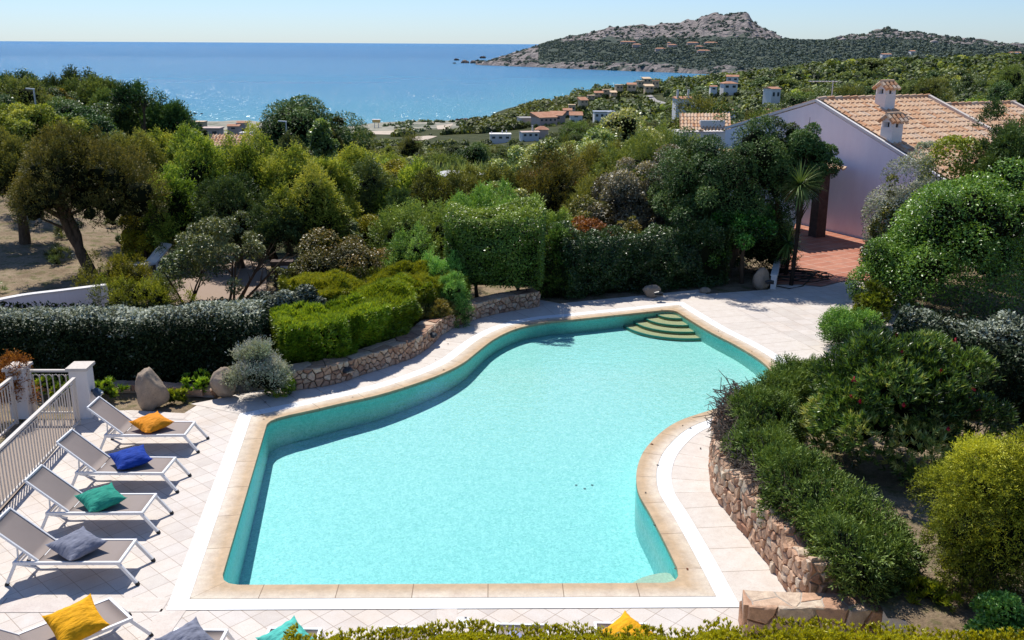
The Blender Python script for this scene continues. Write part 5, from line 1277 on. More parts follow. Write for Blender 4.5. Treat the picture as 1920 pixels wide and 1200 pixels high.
# ------------------------------------------------------------------ clipped hedges and garden shrubs
def gobj(name, me, loc, label, cat, group=None): return tag(link(name, me, None, loc), label, cat, group)
hx = np.array([P(-150, 655, .55)[:2], P(60, 655, .55)[:2], P(250, 655, .55)[:2], P(400, 650, .55)[:2], P(490, 645, .55)[:2]]); o = hx[2]
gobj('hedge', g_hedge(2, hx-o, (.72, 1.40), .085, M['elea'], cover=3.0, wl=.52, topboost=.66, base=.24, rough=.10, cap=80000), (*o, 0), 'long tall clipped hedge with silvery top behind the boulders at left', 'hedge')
def shrub_at(px, py, z, w, d, h, gen, label, cat='shrub', name='shrub', z0=0., **kw):
    c = P(px, py, z); me = gen(w=w, d=d, h=h, **kw); return gobj(name, me, (c[0], c[1], z0), label, cat)
def LN(mat, **k): return lambda w, d, h, **kw: g_lance(k.get('seed', 1), w, d, h, k.get('L', .15), M[mat], K=k.get('K', 26), rf=k.get('rf', .24), cover=k.get('cover', 1.3), fill=.4, cap=k.get('cap', 4500), m=9, wl=k.get('wl', .2), base=k.get('base', .45))
_lw = np.array(lw); _sl = np.concatenate([[0], np.cumsum(np.linalg.norm(np.diff(_lw, axis=0), axis=1))]); _t = nrm(np.gradient(_lw, axis=0)); _nb = np.stack([-_t[:, 1], _t[:, 0]], 1)
def behind_wall(s0, s1, off): k = (_sl >= s0) & (_sl <= s1); q = (_lw+_nb*off)[k]; return q[::4]
for (s0, s1, off, hw, H_, mat, L_, lab) in ((.10, 3.5, 1.22, .68, 1.20, 'lance', .12, 'bright lime-green shrub mass behind the left half of the curved wall'), (2.9, 5.6, 1.28, .72, 1.14, 'lance', .115, 'bright green shrub mass behind the bend of the curved wall'), (4.9, 7.1, 1.24, .62, 1.0, 'lance_y', .10, 'yellow-green bronzed shrub mass towards the right end of the curved wall')):
    q = behind_wall(s0, s1, off); o = q[len(q)//2].copy()
    gobj('shrub', g_hedge(int(s0*10)+140, q-o, (hw, H_), L_, M[mat], cover=2.6, wl=.22, style='lance', m=9, cap=15000, base=.42, rough=.20, topboost=.15), (*o, 0), lab, 'shrub')
shrub_at(800, 575, .5, 1.5, 2.0, 1.05, LN('rust', seed=6, L=.11), 'small bronzed shrub at the right end of the bright shrub row')
bq = np.array([P(570, 578, .6)[:2], P(640, 566, .6)[:2], P(720, 556, .6)[:2], P(790, 556, .6)[:2]]); o = bq[1].copy()
gobj('shrub', g_hedge(147, bq-o, (1.0, 1.16), .11, M['lance_y'], cover=2.2, wl=.22, style='lance', m=9, cap=15000, base=.45, rough=.20, topboost=.2), (*o, 0), 'broad yellow-green shrub mass behind the lime-green row', 'shrub')
shrub_at(560, 598, .6, 2.4, 1.6, 1.40, lambda w, d, h: g_broad(8, w, d, h, .085, M['elea'], K=24, cover=2., base=.62), 'silvery shrub joining the tall hedge to the bright shrubs')
shrub_at(486, 722, .25, 1.05, .9, 1.0, lambda w, d, h: g_spray(9, w, d, h, .055, M['grey'], K=26, rf=.2, cap=3600, m=8, sl=4.5, up=.9, fill=.36, cover=1.6, wl=.3), 'feathery grey-green bush spilling over the deck edge by the wall')
shrub_at(527, 722, .2, .6, .5, .55, lambda w, d, h: g_broad(10, w, d, h, .05, M['lance'], K=12, cap=5000), 'small yellow-green plant between the grey bush and the stone wall')
for i, (px, py, s, lab) in enumerate(((208, 745, .55, 'leafy weeds right of the white pillar'), (375, 737, .6, 'low bright weeds left of the upright brown stone'), (95, 742, .6, 'green weeds seen through the short railing'), (70, 722, .5, 'weeds growing against the left pillar'), (330, 752, .3, 'sparse grass tuft at the foot of the standing stone'), (130, 745, .45, 'weed clump behind the railing panel'))):
    shrub_at(px, py, 0, s*1.2, s, s*.7, LN('lance', seed=20+i, L=.10, K=9, wl=.4, cap=350, cover=.7), lab, 'plant', 'weed')
# rusty sprig by the left railing
shrub_at(8, 715, .75, .8, .6, .95, lambda w, d, h: g_spray(31, w, d, h, .05, M['orange_leaf'], K=14, cap=900, m=7, core=False, fill=.0), 'rusty orange shrub poking in at the left edge', z0=.25)
# yellow hedge at the bottom
yh_ = [P(x, y, 1.0)[:2] for x, y in ((600, 1225), (800, 1222), (1000, 1226), (1300, 1222), (1500, 1218), (1760, 1216), (1960, 1226))]; yh_ = [np.array([q[0], 8.05+.0*i]) for i, q in enumerate(yh_)]; yh_[0][0] -= .15
o = yh_[3]
gobj('hedge', g_hedge(41, np.array(yh_)-o, (.45, 1.34), .042, M['privet'], cover=3.0, wl=.40, style='lance', m=7, cap=42000, base=.55, rough=.10, topboost=.1), (*o, 0), 'bright yellow-green hedge running along the bottom edge', 'hedge')
# juniper along the right wall
jp = [P(x, y, 1.0)[:2]+np.array([.40, .16]) for x, y in ((1500, 712), (1432, 735), (1385, 775), (1388, 830), (1425, 880), (1468, 925), (1510, 975), (1550, 1025), (1575, 1046), (1598, 1060))]; o = jp[6]
j = empty('juniper_hedge', (*o, .55), 0, 'spreading dark green juniper hedge spilling along the top of the right wall', 'hedge')
link('foliage', g_hedge(51, np.array(jp)-o, (.37, .58), .058, M['junip_d'], cover=3.0, wl=.27, style='spray', m=8, cap=24000, rough=.20, base=.5, topboost=.18), j)
rng = np.random.default_rng(3); mb = MB(); wp = np.array(rw)
for k in range(900):
    f = rng.uniform(.22, .84); q = wp[int(f*(len(wp)-1))]; b_ = np.array([q[0]+rng.uniform(.08, .5)-o[0], q[1]+rng.uniform(.03, .3)-o[1], .14+rng.uniform(0, .28)])
    a1_ = b_+np.array([rng.uniform(-.2, .08), rng.uniform(-.2, .15), rng.uniform(-.05, .16)]); a2_ = a1_+rng.normal(0, .10, 3); mb.tube([b_, a1_, a2_], [.010, .008, .004], 4)
link('bare_twigs', mb.mesh('bare_twigs', M['branch']), j)
shrub_at(1470, 775, .5, 1.9, 1.9, 1.15, lambda w, d, h: g_spray(52, w, d, h, .05, M['junip_d'], K=34, rf=.2, cap=8500, m=8, up=.45, cover=1.6, base=.55), 'broad mounded juniper between the juniper hedge and the oleander')
shrub_at(1530, 735, .5, 1.6, 1.6, 1.0, lambda w, d, h: g_spray(53, w, d, h, .048, M['junip'], K=24, rf=.22, cap=3600, m=7, up=.45, cover=1.3), 'juniper mound tucked behind the oleander')
shrub_at(1598, 632, .4, 1.15, 1.7, .95, lambda w, d, h: g_spray(54, w, d, h, .05, M['junip'], K=24, rf=.24, cap=4500, m=7, up=.5, cover=1.5, base=.5), 'rounded light green juniper at the corner of the paved terrace')
shrub_at(1640, 575, .5, .9, 1., 1.15, LN('lance_y', seed=55, L=.10, K=18, cap=1200, base=.25, wl=.3), 'yellow and red tinged shrub between the juniper and the big bush')
# oleander with crimson flowers
me, p_, dr_ = g_lance(61, 2.8, 2.5, 2.3, .125, M['olean'], K=60, rf=.17, cover=1.15, fill=.42, cap=7600, m=10, wl=.17, up=.6, base=.42, ret=True)
c = P(1688, 800, 1.2); ol = empty('oleander', (c[0], c[1], .45), 0, 'big oleander bush with small crimson flowers', 'shrub'); link('foliage', me, ol)
rng = np.random.default_rng(8); sel = rng.choice(len(p_), 42, replace=False)
FLM = [assemble('flower', leafquads(rng.normal(0, .004, (8, 3)), rdir(rng, 8), rdir(rng, 8), .05, .045), np.full(8, .5), M['flower']) for _ in range(4)]
for i in sel: link('flower', FLM[i % 4], ol, p_[i]+dr_[i]*.10)
# golden juniper tree lower right
c = P(1852, 1120, .6); gj = empty('juniper_tree', (c[0], c[1], .5), 0, 'golden-green juniper tree with drooping sprays at lower right', 'tree')
link('crown', g_spray(71, 2.05, 1.7, 2.25, .036, M['junip_y'], K=60, rf=.15, z0=.0, cap=18000, m=9, up=.30, sl=3.6, cover=1.5, fill=.30, droop=.1, wl=.30, base=.5, zmin=-.8), gj); link('trunk', g_trunk(7, 1.6, .09, (0, 0), 4, .5), gj)
shrub_at(1905, 1180, .8, 1.0, .8, .75, lambda w, d, h: g_broad(72, w, d, h, .045, M['pitto'], K=16, cap=9000), 'small leafy shrub in the lower right corner', z0=.45)
for i, (px, py, s) in enumerate(((1720, 1120, .45), (1690, 1085, .3), (1760, 1135, .4))):
    shrub_at(px, py, .55, s, s, s*.55, LN('lance', seed=80+i, L=.10, K=8, wl=.18, cap=160, cover=.7), ['grass tuft under the left side of the golden juniper', 'small grass tuft on the bank beside the juniper hedge end', 'grass tuft nearest the pale slab'][i], 'plant', 'grass_tuft', z0=.55)
# silvery hedge at right
hp2 = np.array([P(1690, 690, .9)[:2], P(1790, 705, .9)[:2], P(1900, 735, .9)[:2], P(2040, 775, .9)[:2]]); o = hp2[1]
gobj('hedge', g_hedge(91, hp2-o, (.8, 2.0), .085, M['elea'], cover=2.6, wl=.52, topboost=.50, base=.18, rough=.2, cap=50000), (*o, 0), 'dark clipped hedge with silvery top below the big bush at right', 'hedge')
# big glossy bushes
shrub_at(1800, 480, 1.6, 4.7, 4.2, 4.4, lambda w, d, h: g_broad(101, w, d, h, .085, M['pitto'], K=70, rf=.16, cover=1.7, cap=60000, wl=.42, fill=.36, up=.35), 'very large glossy green bush filling the right edge', z0=-.2)
shrub_at(1675, 520, .9, 2.2, 2.2, 2.4, lambda w, d, h: g_broad(102, w, d, h, .08, M['pitto'], K=30, rf=.2, cover=1.7, cap=24000, wl=.42), 'lower lobe of glossy green bush beside the terracotta terrace', z0=-.05)
shrub_at(1960, 430, 1.6, 3.0, 3, 3.9, lambda w, d, h: g_broad(103, w, d, h, .085, M['pitto'], K=36, rf=.2, cover=1.5, cap=24000, wl=.42, base=.5), 'glossy green bush cut off by the right edge')

# ------------------------------------------------------------------ trees and shrubs of the gardens beyond
def tree(px, Y, ytop, wpx, style, mat, label, trunk=None, z0f=.0, cat='tree', name='tree', seed=None, dpx=None, hmin=.5, dz=0., ybase=None, **kw):
    loc, h = spot(px, Y, ytop, dz); s = seed or int(px*7+Y*13) % 9999; w = wpx*m_per_px(Y); d = (dpx*m_per_px(Y)) if dpx else w*.9
    h = max(h, hmin); z0 = h*z0f; L = max(.06, .0031*Y)
    L = kw.pop('L', L); gen = {'b': g_broad, 's': g_spray, 'l': g_lance}[style]
    if style == 's': L *= .8
    ar = 1.2*math.pi*w*(h-z0)
    kw.setdefault('cap', {'b': int(min(30000, 9000+ar*450)), 's': int(min(6000, 2200+ar*110)), 'l': 2500}[style])
    kw.setdefault('K', int(np.clip(22+ar*.8, 24, 80))); kw.setdefault('rf', .17)
    if style == 's': kw.setdefault('m', 8); kw.setdefault('wl', .40); kw.setdefault('tip', 1); kw['K'] = int(kw.get('K', np.clip(30+ar*1.2, 34, 100))*1.25); kw.setdefault('rf', .14)
    if not trunk: kw.setdefault('zmin', -.85)
    CORE_Q[0] = kw.pop('cq', .62 if Y < 50 else .8); me = gen(s, w, d, h-z0, L, M[mat], z0=z0, **kw); CORE_Q[0] = .62
    tr = None
    if trunk: tr = g_trunk(s, z0+(h-z0)*.5, trunk.get('r', .1), trunk.get('lean', (0, 0)), trunk.get('limbs', 4), w*.28, trunk.get('forks', 1), trunk.get('mat', 'bark'))
    return plant(name, label, cat, me, loc, tr)
B, S_ = 'b', 's'
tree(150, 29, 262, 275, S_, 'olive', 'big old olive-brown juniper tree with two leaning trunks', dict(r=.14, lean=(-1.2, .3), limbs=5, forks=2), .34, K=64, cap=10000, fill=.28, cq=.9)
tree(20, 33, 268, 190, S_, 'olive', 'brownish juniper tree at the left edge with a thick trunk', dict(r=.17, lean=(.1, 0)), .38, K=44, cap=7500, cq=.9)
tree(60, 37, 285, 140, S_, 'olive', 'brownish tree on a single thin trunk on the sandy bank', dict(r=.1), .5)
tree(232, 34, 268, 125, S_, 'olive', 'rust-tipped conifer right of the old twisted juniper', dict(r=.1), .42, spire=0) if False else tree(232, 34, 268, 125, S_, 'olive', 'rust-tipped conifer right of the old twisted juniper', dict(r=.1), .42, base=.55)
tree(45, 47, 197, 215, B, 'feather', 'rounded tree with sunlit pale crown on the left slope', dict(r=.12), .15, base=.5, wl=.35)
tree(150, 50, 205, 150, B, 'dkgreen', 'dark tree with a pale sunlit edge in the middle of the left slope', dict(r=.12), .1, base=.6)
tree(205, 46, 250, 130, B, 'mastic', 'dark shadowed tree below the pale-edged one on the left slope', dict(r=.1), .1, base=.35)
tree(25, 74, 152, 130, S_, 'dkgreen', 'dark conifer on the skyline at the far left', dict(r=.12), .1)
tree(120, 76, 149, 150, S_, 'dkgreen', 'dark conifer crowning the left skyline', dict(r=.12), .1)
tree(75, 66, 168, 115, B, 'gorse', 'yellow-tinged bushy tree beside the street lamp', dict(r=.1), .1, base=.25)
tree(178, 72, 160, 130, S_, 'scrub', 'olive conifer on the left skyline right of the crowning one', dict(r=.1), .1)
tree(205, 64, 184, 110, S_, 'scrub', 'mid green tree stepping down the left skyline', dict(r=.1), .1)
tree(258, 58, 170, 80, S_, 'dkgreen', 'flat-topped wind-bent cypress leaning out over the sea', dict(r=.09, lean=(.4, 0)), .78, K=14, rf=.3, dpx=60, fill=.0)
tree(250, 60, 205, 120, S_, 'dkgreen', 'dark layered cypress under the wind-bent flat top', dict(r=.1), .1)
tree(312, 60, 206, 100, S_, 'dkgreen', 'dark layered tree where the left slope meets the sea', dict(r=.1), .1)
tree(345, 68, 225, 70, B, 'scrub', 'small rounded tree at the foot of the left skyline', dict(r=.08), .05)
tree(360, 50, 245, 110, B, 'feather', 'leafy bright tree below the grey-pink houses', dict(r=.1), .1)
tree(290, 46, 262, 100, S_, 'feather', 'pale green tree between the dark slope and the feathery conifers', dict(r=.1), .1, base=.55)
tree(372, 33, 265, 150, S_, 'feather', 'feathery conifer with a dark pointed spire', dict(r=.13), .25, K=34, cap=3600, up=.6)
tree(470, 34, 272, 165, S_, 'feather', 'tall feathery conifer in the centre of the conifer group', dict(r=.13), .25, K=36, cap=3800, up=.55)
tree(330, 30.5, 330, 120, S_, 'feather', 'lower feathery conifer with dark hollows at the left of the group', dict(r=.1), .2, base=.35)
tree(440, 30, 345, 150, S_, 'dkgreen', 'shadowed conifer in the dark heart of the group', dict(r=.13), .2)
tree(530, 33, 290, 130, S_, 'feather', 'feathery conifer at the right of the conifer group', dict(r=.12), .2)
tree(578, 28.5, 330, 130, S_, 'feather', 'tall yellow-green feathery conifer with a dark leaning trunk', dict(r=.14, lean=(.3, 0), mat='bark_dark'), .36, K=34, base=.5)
tree(525, 28, 400, 110, S_, 'dkgreen', 'dark conifer beside the garden post with a leaning trunk', dict(r=.16, lean=(-.5, 0), mat='bark_dark'), .40)
tree(600, 58, 225, 70, B, 'laurel', 'pale leafy tree leaning on the dome pine', dict(r=.1), .1, base=.35)
tree(552, 66, 188, 235, B, 'dkgreen', 'dark dome-shaped pine standing against the sea', dict(r=.2), .12, K=54, rf=.22, cap=34000, wl=.34, cover=2.2, base=.55)
tree(630, 64, 222, 50, B, 'olive', 'brownish side crown at the right of the dome pine', dict(r=.1), .1)
tree(555, 46, 262, 75, S_, 'mastic', 'grey-green pointed conifer below the lamp', dict(r=.09), .1, up=.6)
tree(287, 31.5, 345, 95, B, 'gorse', 'golden-yellow flowering shrub below the left pergola', dict(r=.06), .15, base=.55)
tree(265, 30.5, 390, 80, B, 'gorse', 'yellowish shrub between the old juniper and the conifers', dict(r=.05), .1, base=.35)
tree(420, 25.8, 402, 200, B, 'mastic', 'thin open shrub with many bare stems behind the long hedge', dict(r=.035, forks=5, limbs=5), .18, fill=0., core=False, K=30, rf=.13, cover=1.1, cap=9000, base=.6)
tree(340, 25.6, 455, 110, B, 'mastic', 'low thin-leaved shrub left of the bare-stemmed one', dict(r=.03, forks=3), .15, fill=0., core=False, K=18, rf=.16, cover=1.2, cap=5000, base=.55)
tree(215, 25.8, 482, 150, S_, 'junip_y', 'low spreading olive juniper under the old tree', None, 0, cat='shrub', name='shrub', base=.25, L=.055, cap=2600)
tree(270, 23.6, 528, 190, S_, 'junip_y', 'low spreading juniper just above the long hedge', None, 0, cat='shrub', name='shrub', base=.28, L=.05, cap=2600, dpx=90)
tree(645, 25.8, 437, 170, B, 'rust', 'bronze-leaved rounded shrub behind the bright shrubs', None, 0, cat='shrub', name='shrub', base=.45, L=.07)
tree(570, 25.8, 475, 80, B, 'rust', 'small bronze shrub beside the garden post', None, 0, cat='shrub', name='shrub', base=.4, L=.07)
tree(620, 29.5, 385, 120, B, 'mastic', 'dark glossy shrub between the tall conifer and the bronze shrub', None, 0, cat='shrub', name='shrub', base=.4)
tree(700, 31, 392, 150, B, 'gorse', 'dull olive-yellow shrub in the middle thicket', None, 0, cat='shrub', name='shrub', base=.12)
tree(660, 42, 292, 120, S_, 'feather', 'pale feathery tree in the middle of the thicket', dict(r=.1), .1, base=.55)
tree(610, 38, 315, 110, S_, 'feather', 'sunlit feathery tree right of the tall conifers', dict(r=.1), .1, base=.6)
tree(705, 40, 318, 120, S_, 'mastic', 'grey-green feathery tree with deep dark gaps', dict(r=.1), .1, base=.55)
tree(775, 40, 322, 165, S_, 'feather', 'broad feathery tree just left of the slatted pergola', dict(r=.1), .1, base=.45)
tree(745, 47, 306, 150, B, 'gorse', 'golden bush band behind the feathery trees', None, 0, cat='shrub', name='shrub', base=.5)
tree(830, 36, 334, 170, S_, 'olive', 'olive dark spreading shrub below the slatted pergola', None, 0, cat='shrub', name='shrub')
tree(930, 38, 333, 130, S_, 'olive', 'olive shrub right of the slatted pergola', None, 0, cat='shrub', name='shrub', base=.5)
tree(872, 39, 333, 110, S_, 'olive', 'small olive shrub directly in front of the slatted pergola', None, 0, cat='shrub', name='shrub', base=.55)
tree(750, 30, 372, 70, S_, 'dkgreen', 'narrow dark upright conifer tip in the thicket', None, 0, cat='shrub', name='shrub', up=.8)
tree(790, 28.6, 392, 180, S_, 'junip', 'light green feathery juniper left of the clipped box tree', None, 0, cat='shrub', name='shrub', base=.72, K=40, cap=4000)
tree(770, 26.3, 448, 130, S_, 'junip', 'drooping bright juniper in front of the feathery one', None, 0, cat='shrub', name='shrub', base=.7, L=.06, cap=2800)
tree(820, 25.2, 490, 100, S_, 'junip', 'layered juniper spilling behind the stone wall', None, 0, cat='shrub', name='shrub', base=.62, L=.055)
tree(852, 23.9, 520, 62, S_, 'junip', 'small juniper peeping over the stone wall top', None, 0, cat='shrub', name='shrub', base=.65, L=.05)
tree(900, 31.5, 372, 150, S_, 'junip', 'bright green juniper behind the clipped box tree', None, 0, cat='shrub', name='shrub', base=.7)
tree(965, 33.5, 346, 120, B, 'laurel', 'pale-leaved shrub above the clipped box tree', None, 0, cat='shrub', name='shrub', base=.5)
tree(1020, 29.2, 395, 110, S_, 'junip', 'fresh green juniper right of the clipped box tree', None, 0, cat='shrub', name='shrub', base=.62)
tree(1035, 27.2, 440, 80, S_, 'junip', 'shaded juniper between the box tree and the dark hedge', None, 0, cat='shrub', name='shrub', base=.3)
# clipped box-shaped tree on thin trunks
loc, h = spot(930, 26.2, 398); w = 158*m_per_px(26.2)
bt = empty('topiary_tree', loc, -.08, 'tree clipped into a square box on thin bare trunks', 'tree')
o_ = link('crown', g_hedge(121, [(-w/2, 0), (-w/6, .0), (w/6, 0), (w/2, 0)], (w*.42, h-.68), .07, M['pitto'], cover=2.8, wl=.5, base=.42, topboost=.45, rough=.24, cap=40000), bt, (0, 0, .68))
for x in (-.5, .62):
    link('trunk', g_trunk(122+int(x*10), 1.2, .055, (.06*x, 0), 3, .4), bt, (x, -.25, 0))
# hedge wall behind the far pool edge
fh = np.array([P(1050, 560, 0)[:2], P(1130, 553, 0)[:2], P(1230, 545, 0)[:2], P(1345, 536, 0)[:2]]); fh[:, 1] += .75; o = fh[1]
gobj('hedge', g_hedge(131, fh-o, (.7, 1.72), .075, M['hedge_d'], cover=2.8, wl=.45, base=.36, topboost=.45, rough=.30, cap=52000), (*o, 0), 'dark shaded hedge wall behind the far edge of the pool', 'hedge')
tree(1105, 28.4, 410, 110, B, 'orange_leaf', 'orange-red tipped shrub rising from the dark hedge', None, 0, cat='shrub', name='shrub', base=.2, L=.075, cap=6000)
tree(1175, 28.8, 408, 80, B, 'rust', 'rusty shrub on the dark hedge top', None, 0, cat='shrub', name='shrub', base=.6, L=.075, cap=6000)
tree(1180, 31.5, 300, 175, B, 'twiggy', 'brownish thin-leaved tree with grey twigs', dict(r=.07, forks=3), .22, fill=.12, K=40, rf=.14, base=.42, cover=1.1)
tree(1290, 32.5, 278, 160, B, 'twiggy', 'grey twiggy tree left of the big dark tree', dict(r=.08, forks=3), .25, fill=.12, K=40, rf=.14, base=.5, cover=1.1)
tree(1100, 31, 372, 120, B, 'rust', 'bronzed shrub left of the grey twiggy trees', None, 0, cat='shrub', name='shrub', base=.45)
tree(1025, 38, 312, 190, S_, 'olive', 'olive shrub with rusty orange top in the middle thicket', None, 0, cat='shrub', name='shrub', base=.5)
tree(1030, 40, 307, 150, B, 'orange_leaf', 'rusty orange growth behind the olive shrub', None, 0, cat='shrub', name='shrub', base=.05)
tree(1120, 36, 335, 130, S_, 'olive', 'low olive shrub between the rusty and the twiggy trees', None, 0, cat='shrub', name='shrub', base=.6)
tree(1215, 42, 262, 220, S_, 'scrub', 'broad yellow-olive heath shrub below the tiled outbuilding', None, 0, cat='shrub', name='shrub', base=.75, K=44)
tree(1130, 44, 290, 130, S_, 'olive', 'grey-olive shrub left of the broad heath shrub', None, 0, cat='shrub', name='shrub', base=.65)
tree(1190, 58, 207, 185, B, 'laurel', 'tall pale glossy evergreen above the valley', dict(r=.12), .05, base=.52, K=50, cap=26000)
tree(1112, 55, 240, 130, B, 'laurel', 'pale glossy evergreen left of the tallest one', dict(r=.12), .05, base=.5)
tree(1040, 52, 262, 150, B, 'laurel', 'dark-hollowed glossy evergreen in the middle of the row', dict(r=.12), .05, base=.42)
tree(965, 50, 276, 95, B, 'laurel', 'low glossy evergreen at the left end of the row', dict(r=.1), .05, base=.5)
tree(925, 47, 300, 70, B, 'laurel', 'yellowish glossy shrub beside the pergola roof', None, 0, cat='shrub', name='shrub', base=.6)
# big dark tree by the house
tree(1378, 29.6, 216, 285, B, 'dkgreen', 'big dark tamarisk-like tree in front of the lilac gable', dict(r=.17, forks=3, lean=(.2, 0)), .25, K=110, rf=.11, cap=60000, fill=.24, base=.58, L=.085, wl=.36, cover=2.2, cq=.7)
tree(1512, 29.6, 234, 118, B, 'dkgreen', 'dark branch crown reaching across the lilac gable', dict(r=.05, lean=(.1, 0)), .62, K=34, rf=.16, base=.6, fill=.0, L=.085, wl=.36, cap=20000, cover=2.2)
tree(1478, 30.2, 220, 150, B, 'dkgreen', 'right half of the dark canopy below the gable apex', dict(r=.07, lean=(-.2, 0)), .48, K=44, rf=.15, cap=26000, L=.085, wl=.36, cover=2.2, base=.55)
tree(1316, 30.4, 262, 120, B, 'dkgreen', 'dark tree between the tiled outbuilding and the big dark tree', dict(r=.08), .3, K=40, rf=.15, cap=24000, L=.085, wl=.36, cover=2.2, base=.55)
tree(1290, 33.5, 275, 120, S_, 'dkgreen', 'shadowed lower crown left of the big dark tree', dict(r=.1), .3, base=.4)
tree(1400, 28.7, 372, 130, B, 'pitto', 'rounded bright-tipped tree on a bare trunk beside the white wall', dict(r=.07, limbs=3), .40, base=.34, L=.085, K=30, cap=15000)
tree(1345, 28.9, 420, 90, B, 'pitto', 'shaded small tree at the right end of the dark hedge', dict(r=.05), .3, base=.2, L=.085)
def yucca(px, py, z, rad, n_, seed, label, up=.15, z0=0, Yd=None):
    rng = np.random.default_rng(seed); c = P(px, py, z)
    if Yd: c = PD(px, py, Yd); z = c[2]
    d = 0; d = rdir(rng, n_); d[:, 2] = d[:, 2]*.8+up; d = nrm(d); pts = []
    L = rad*rng.uniform(.75, 1.1, n_); s = nrm(np.cross(d, [0, 0, 1.])); nn = np.cross(s, d); V_ = []; W_ = .055
    for k in range(n_):
        p = np.zeros(3); dd = d[k].copy(); row = []
        for i in range(5): row.append((p-s[k]*W_*(1-i/4.4)*.5, p+s[k]*W_*(1-i/4.4)*.5)); p = p+dd*L[k]/4; dd[2] -= .16; dd /= np.linalg.norm(dd)
        for i in range(4): V_ += [row[i][0], row[i][1], row[i+1][1], row[i+1][0]]
    V_ = np.array(V_); V_[:, 2] += z-z0; t = np.repeat(np.clip(rng.normal(.45, .2, n_), 0, 1), 4)
    e = empty('yucca', (c[0], c[1], z0), 0, label, 'plant'); link('leaves', assemble('leaves', V_, t, M['yucca']), e)
    b = MB(); b.tube([(0, 0, 0), (.05, 0, (z-z0)*.5), (0, 0, z-z0)], [.065, .055, .06], 8); link('trunk', b.mesh('trunk', M['bark_dark'], True), e)
yucca(1500, 348, 2.35, .80, 240, 3, 'tall yucca with a big drooping rosette beside the dark column', .0, 0, 28.3)
yucca(1478, 455, 1.05, .75, 150, 4, 'lower yucca rosette above the low white wall', .0)
yucca(1338, 490, .55, .5, 50, 5, 'small spiky agave-like plant under the far hedge', .3)
yucca(1300, 520, .25, .4, 40, 6, 'spiky plant low in the shade by the pool terrace', .4)
tree(1445, 30.4, 405, 110, S_, 'dkgreen', 'dark shrub under the big dark tree', None, 0, cat='shrub', name='shrub', base=.35)
tree(1370, 30.6, 400, 120, B, 'pitto', 'shaded leafy shrub behind the far hedge end', None, 0, cat='shrub', name='shrub', base=.2)
# right-hand shrubs in front of the house
tree(1718, 28, 286, 175, B, 'grey', 'silver-grey leafed tree against the tiled roof', dict(r=.08), .1, base=.6, L=.085, wl=.3, cover=2.6, cap=34000, rf=.24, K=40, fill=.0, cq=.3)
tree(1745, 29.5, 268, 60, B, 'grey', 'upper tuft of silver-grey foliage against the roof tiles', dict(r=.05), .3, base=.6, L=.085, wl=.3, rf=.28, K=20)
tree(1800, 28.3, 258, 140, B, 'lance_y', 'yellow-green leafy tree between the grey tree and the dark conifer', dict(r=.08), .1, base=.3, L=.085, cover=2.6, cap=30000, rf=.24, K=36, fill=.0, cq=.3)
tree(1668, 27.5, 330, 62, B, 'rust', 'small dark shrub with pink tips against the lilac wall', dict(r=.03, forks=3), .2, base=.25, fill=0, core=False, cover=.9)
tree(1900, 29.5, 214, 150, S_, 'dkgreen', 'dark feathery conifer at the right edge in front of the roof', dict(r=.12), .15, base=.6, L=.1, K=44, cap=9000, cq=.9)
tree(1960, 29, 260, 120, S_, 'dkgreen', 'dark conifer cut off by the right edge', dict(r=.12), .15, base=.5, L=.085)
TUF = [g_lance(300+i, 1, 1, .7, .3, M['mastic'], K=8, cap=26, m=9, wl=.12, cover=.8, base=.4) for i in range(3)]
rng = np.random.default_rng(12)
for i in range(34):
    px, Y = rng.uniform(-60, 300), rng.uniform(25.5, 44); X = (px-960)/1800*(Y*.96+1.5); s_ = rng.uniform(.3, .75); o = link('grass_tuft', TUF[i % 3], None, (X, Y, float(HT(X, Y)))); o.scale = (s_, s_, s_*rng.uniform(.6, 1.1)); o.rotation_euler = (0, 0, rng.uniform(0, 6))
    tag(o, 'small dry tuft growing on the sandy bank under the left trees', 'plant', 'tufts on the sandy bank')
# reed bed
rng = np.random.default_rng(5); c = PD(880, 322, 52); c[2] = float(HT(c[0], c[1])); N = 2600; p = np.column_stack([rng.uniform(-3.2, 3.2, N), rng.uniform(-2, 2, N), np.zeros(N)]); d = nrm(np.column_stack([rng.normal(0, .16, N), rng.normal(0, .16, N), np.ones(N)])); LLn = rng.uniform(2.6, 4.5, N)
k = 5; P_ = np.repeat(p, k, 0)+np.repeat(d, k, 0)*(np.repeat(LLn, k)*np.tile(np.linspace(.1, .75, k), N))[:, None]; D_ = nrm(np.repeat(d, k, 0)+rng.normal(0, .28, (N*k, 3)))
tag(link('reed_bed', assemble('reed_bed', leafquads(P_, D_, rdir(rng, N*k), .75, .09), np.clip(np.repeat(rng.normal(.5, .25, N), k), 0, 1), M['reed']), None, (c[0], c[1], c[2]-.4)), kind='stuff')
tag(bpy.data.objects['reed_bed'], 'tall feathery reed bed above the slatted pergola', 'reeds')

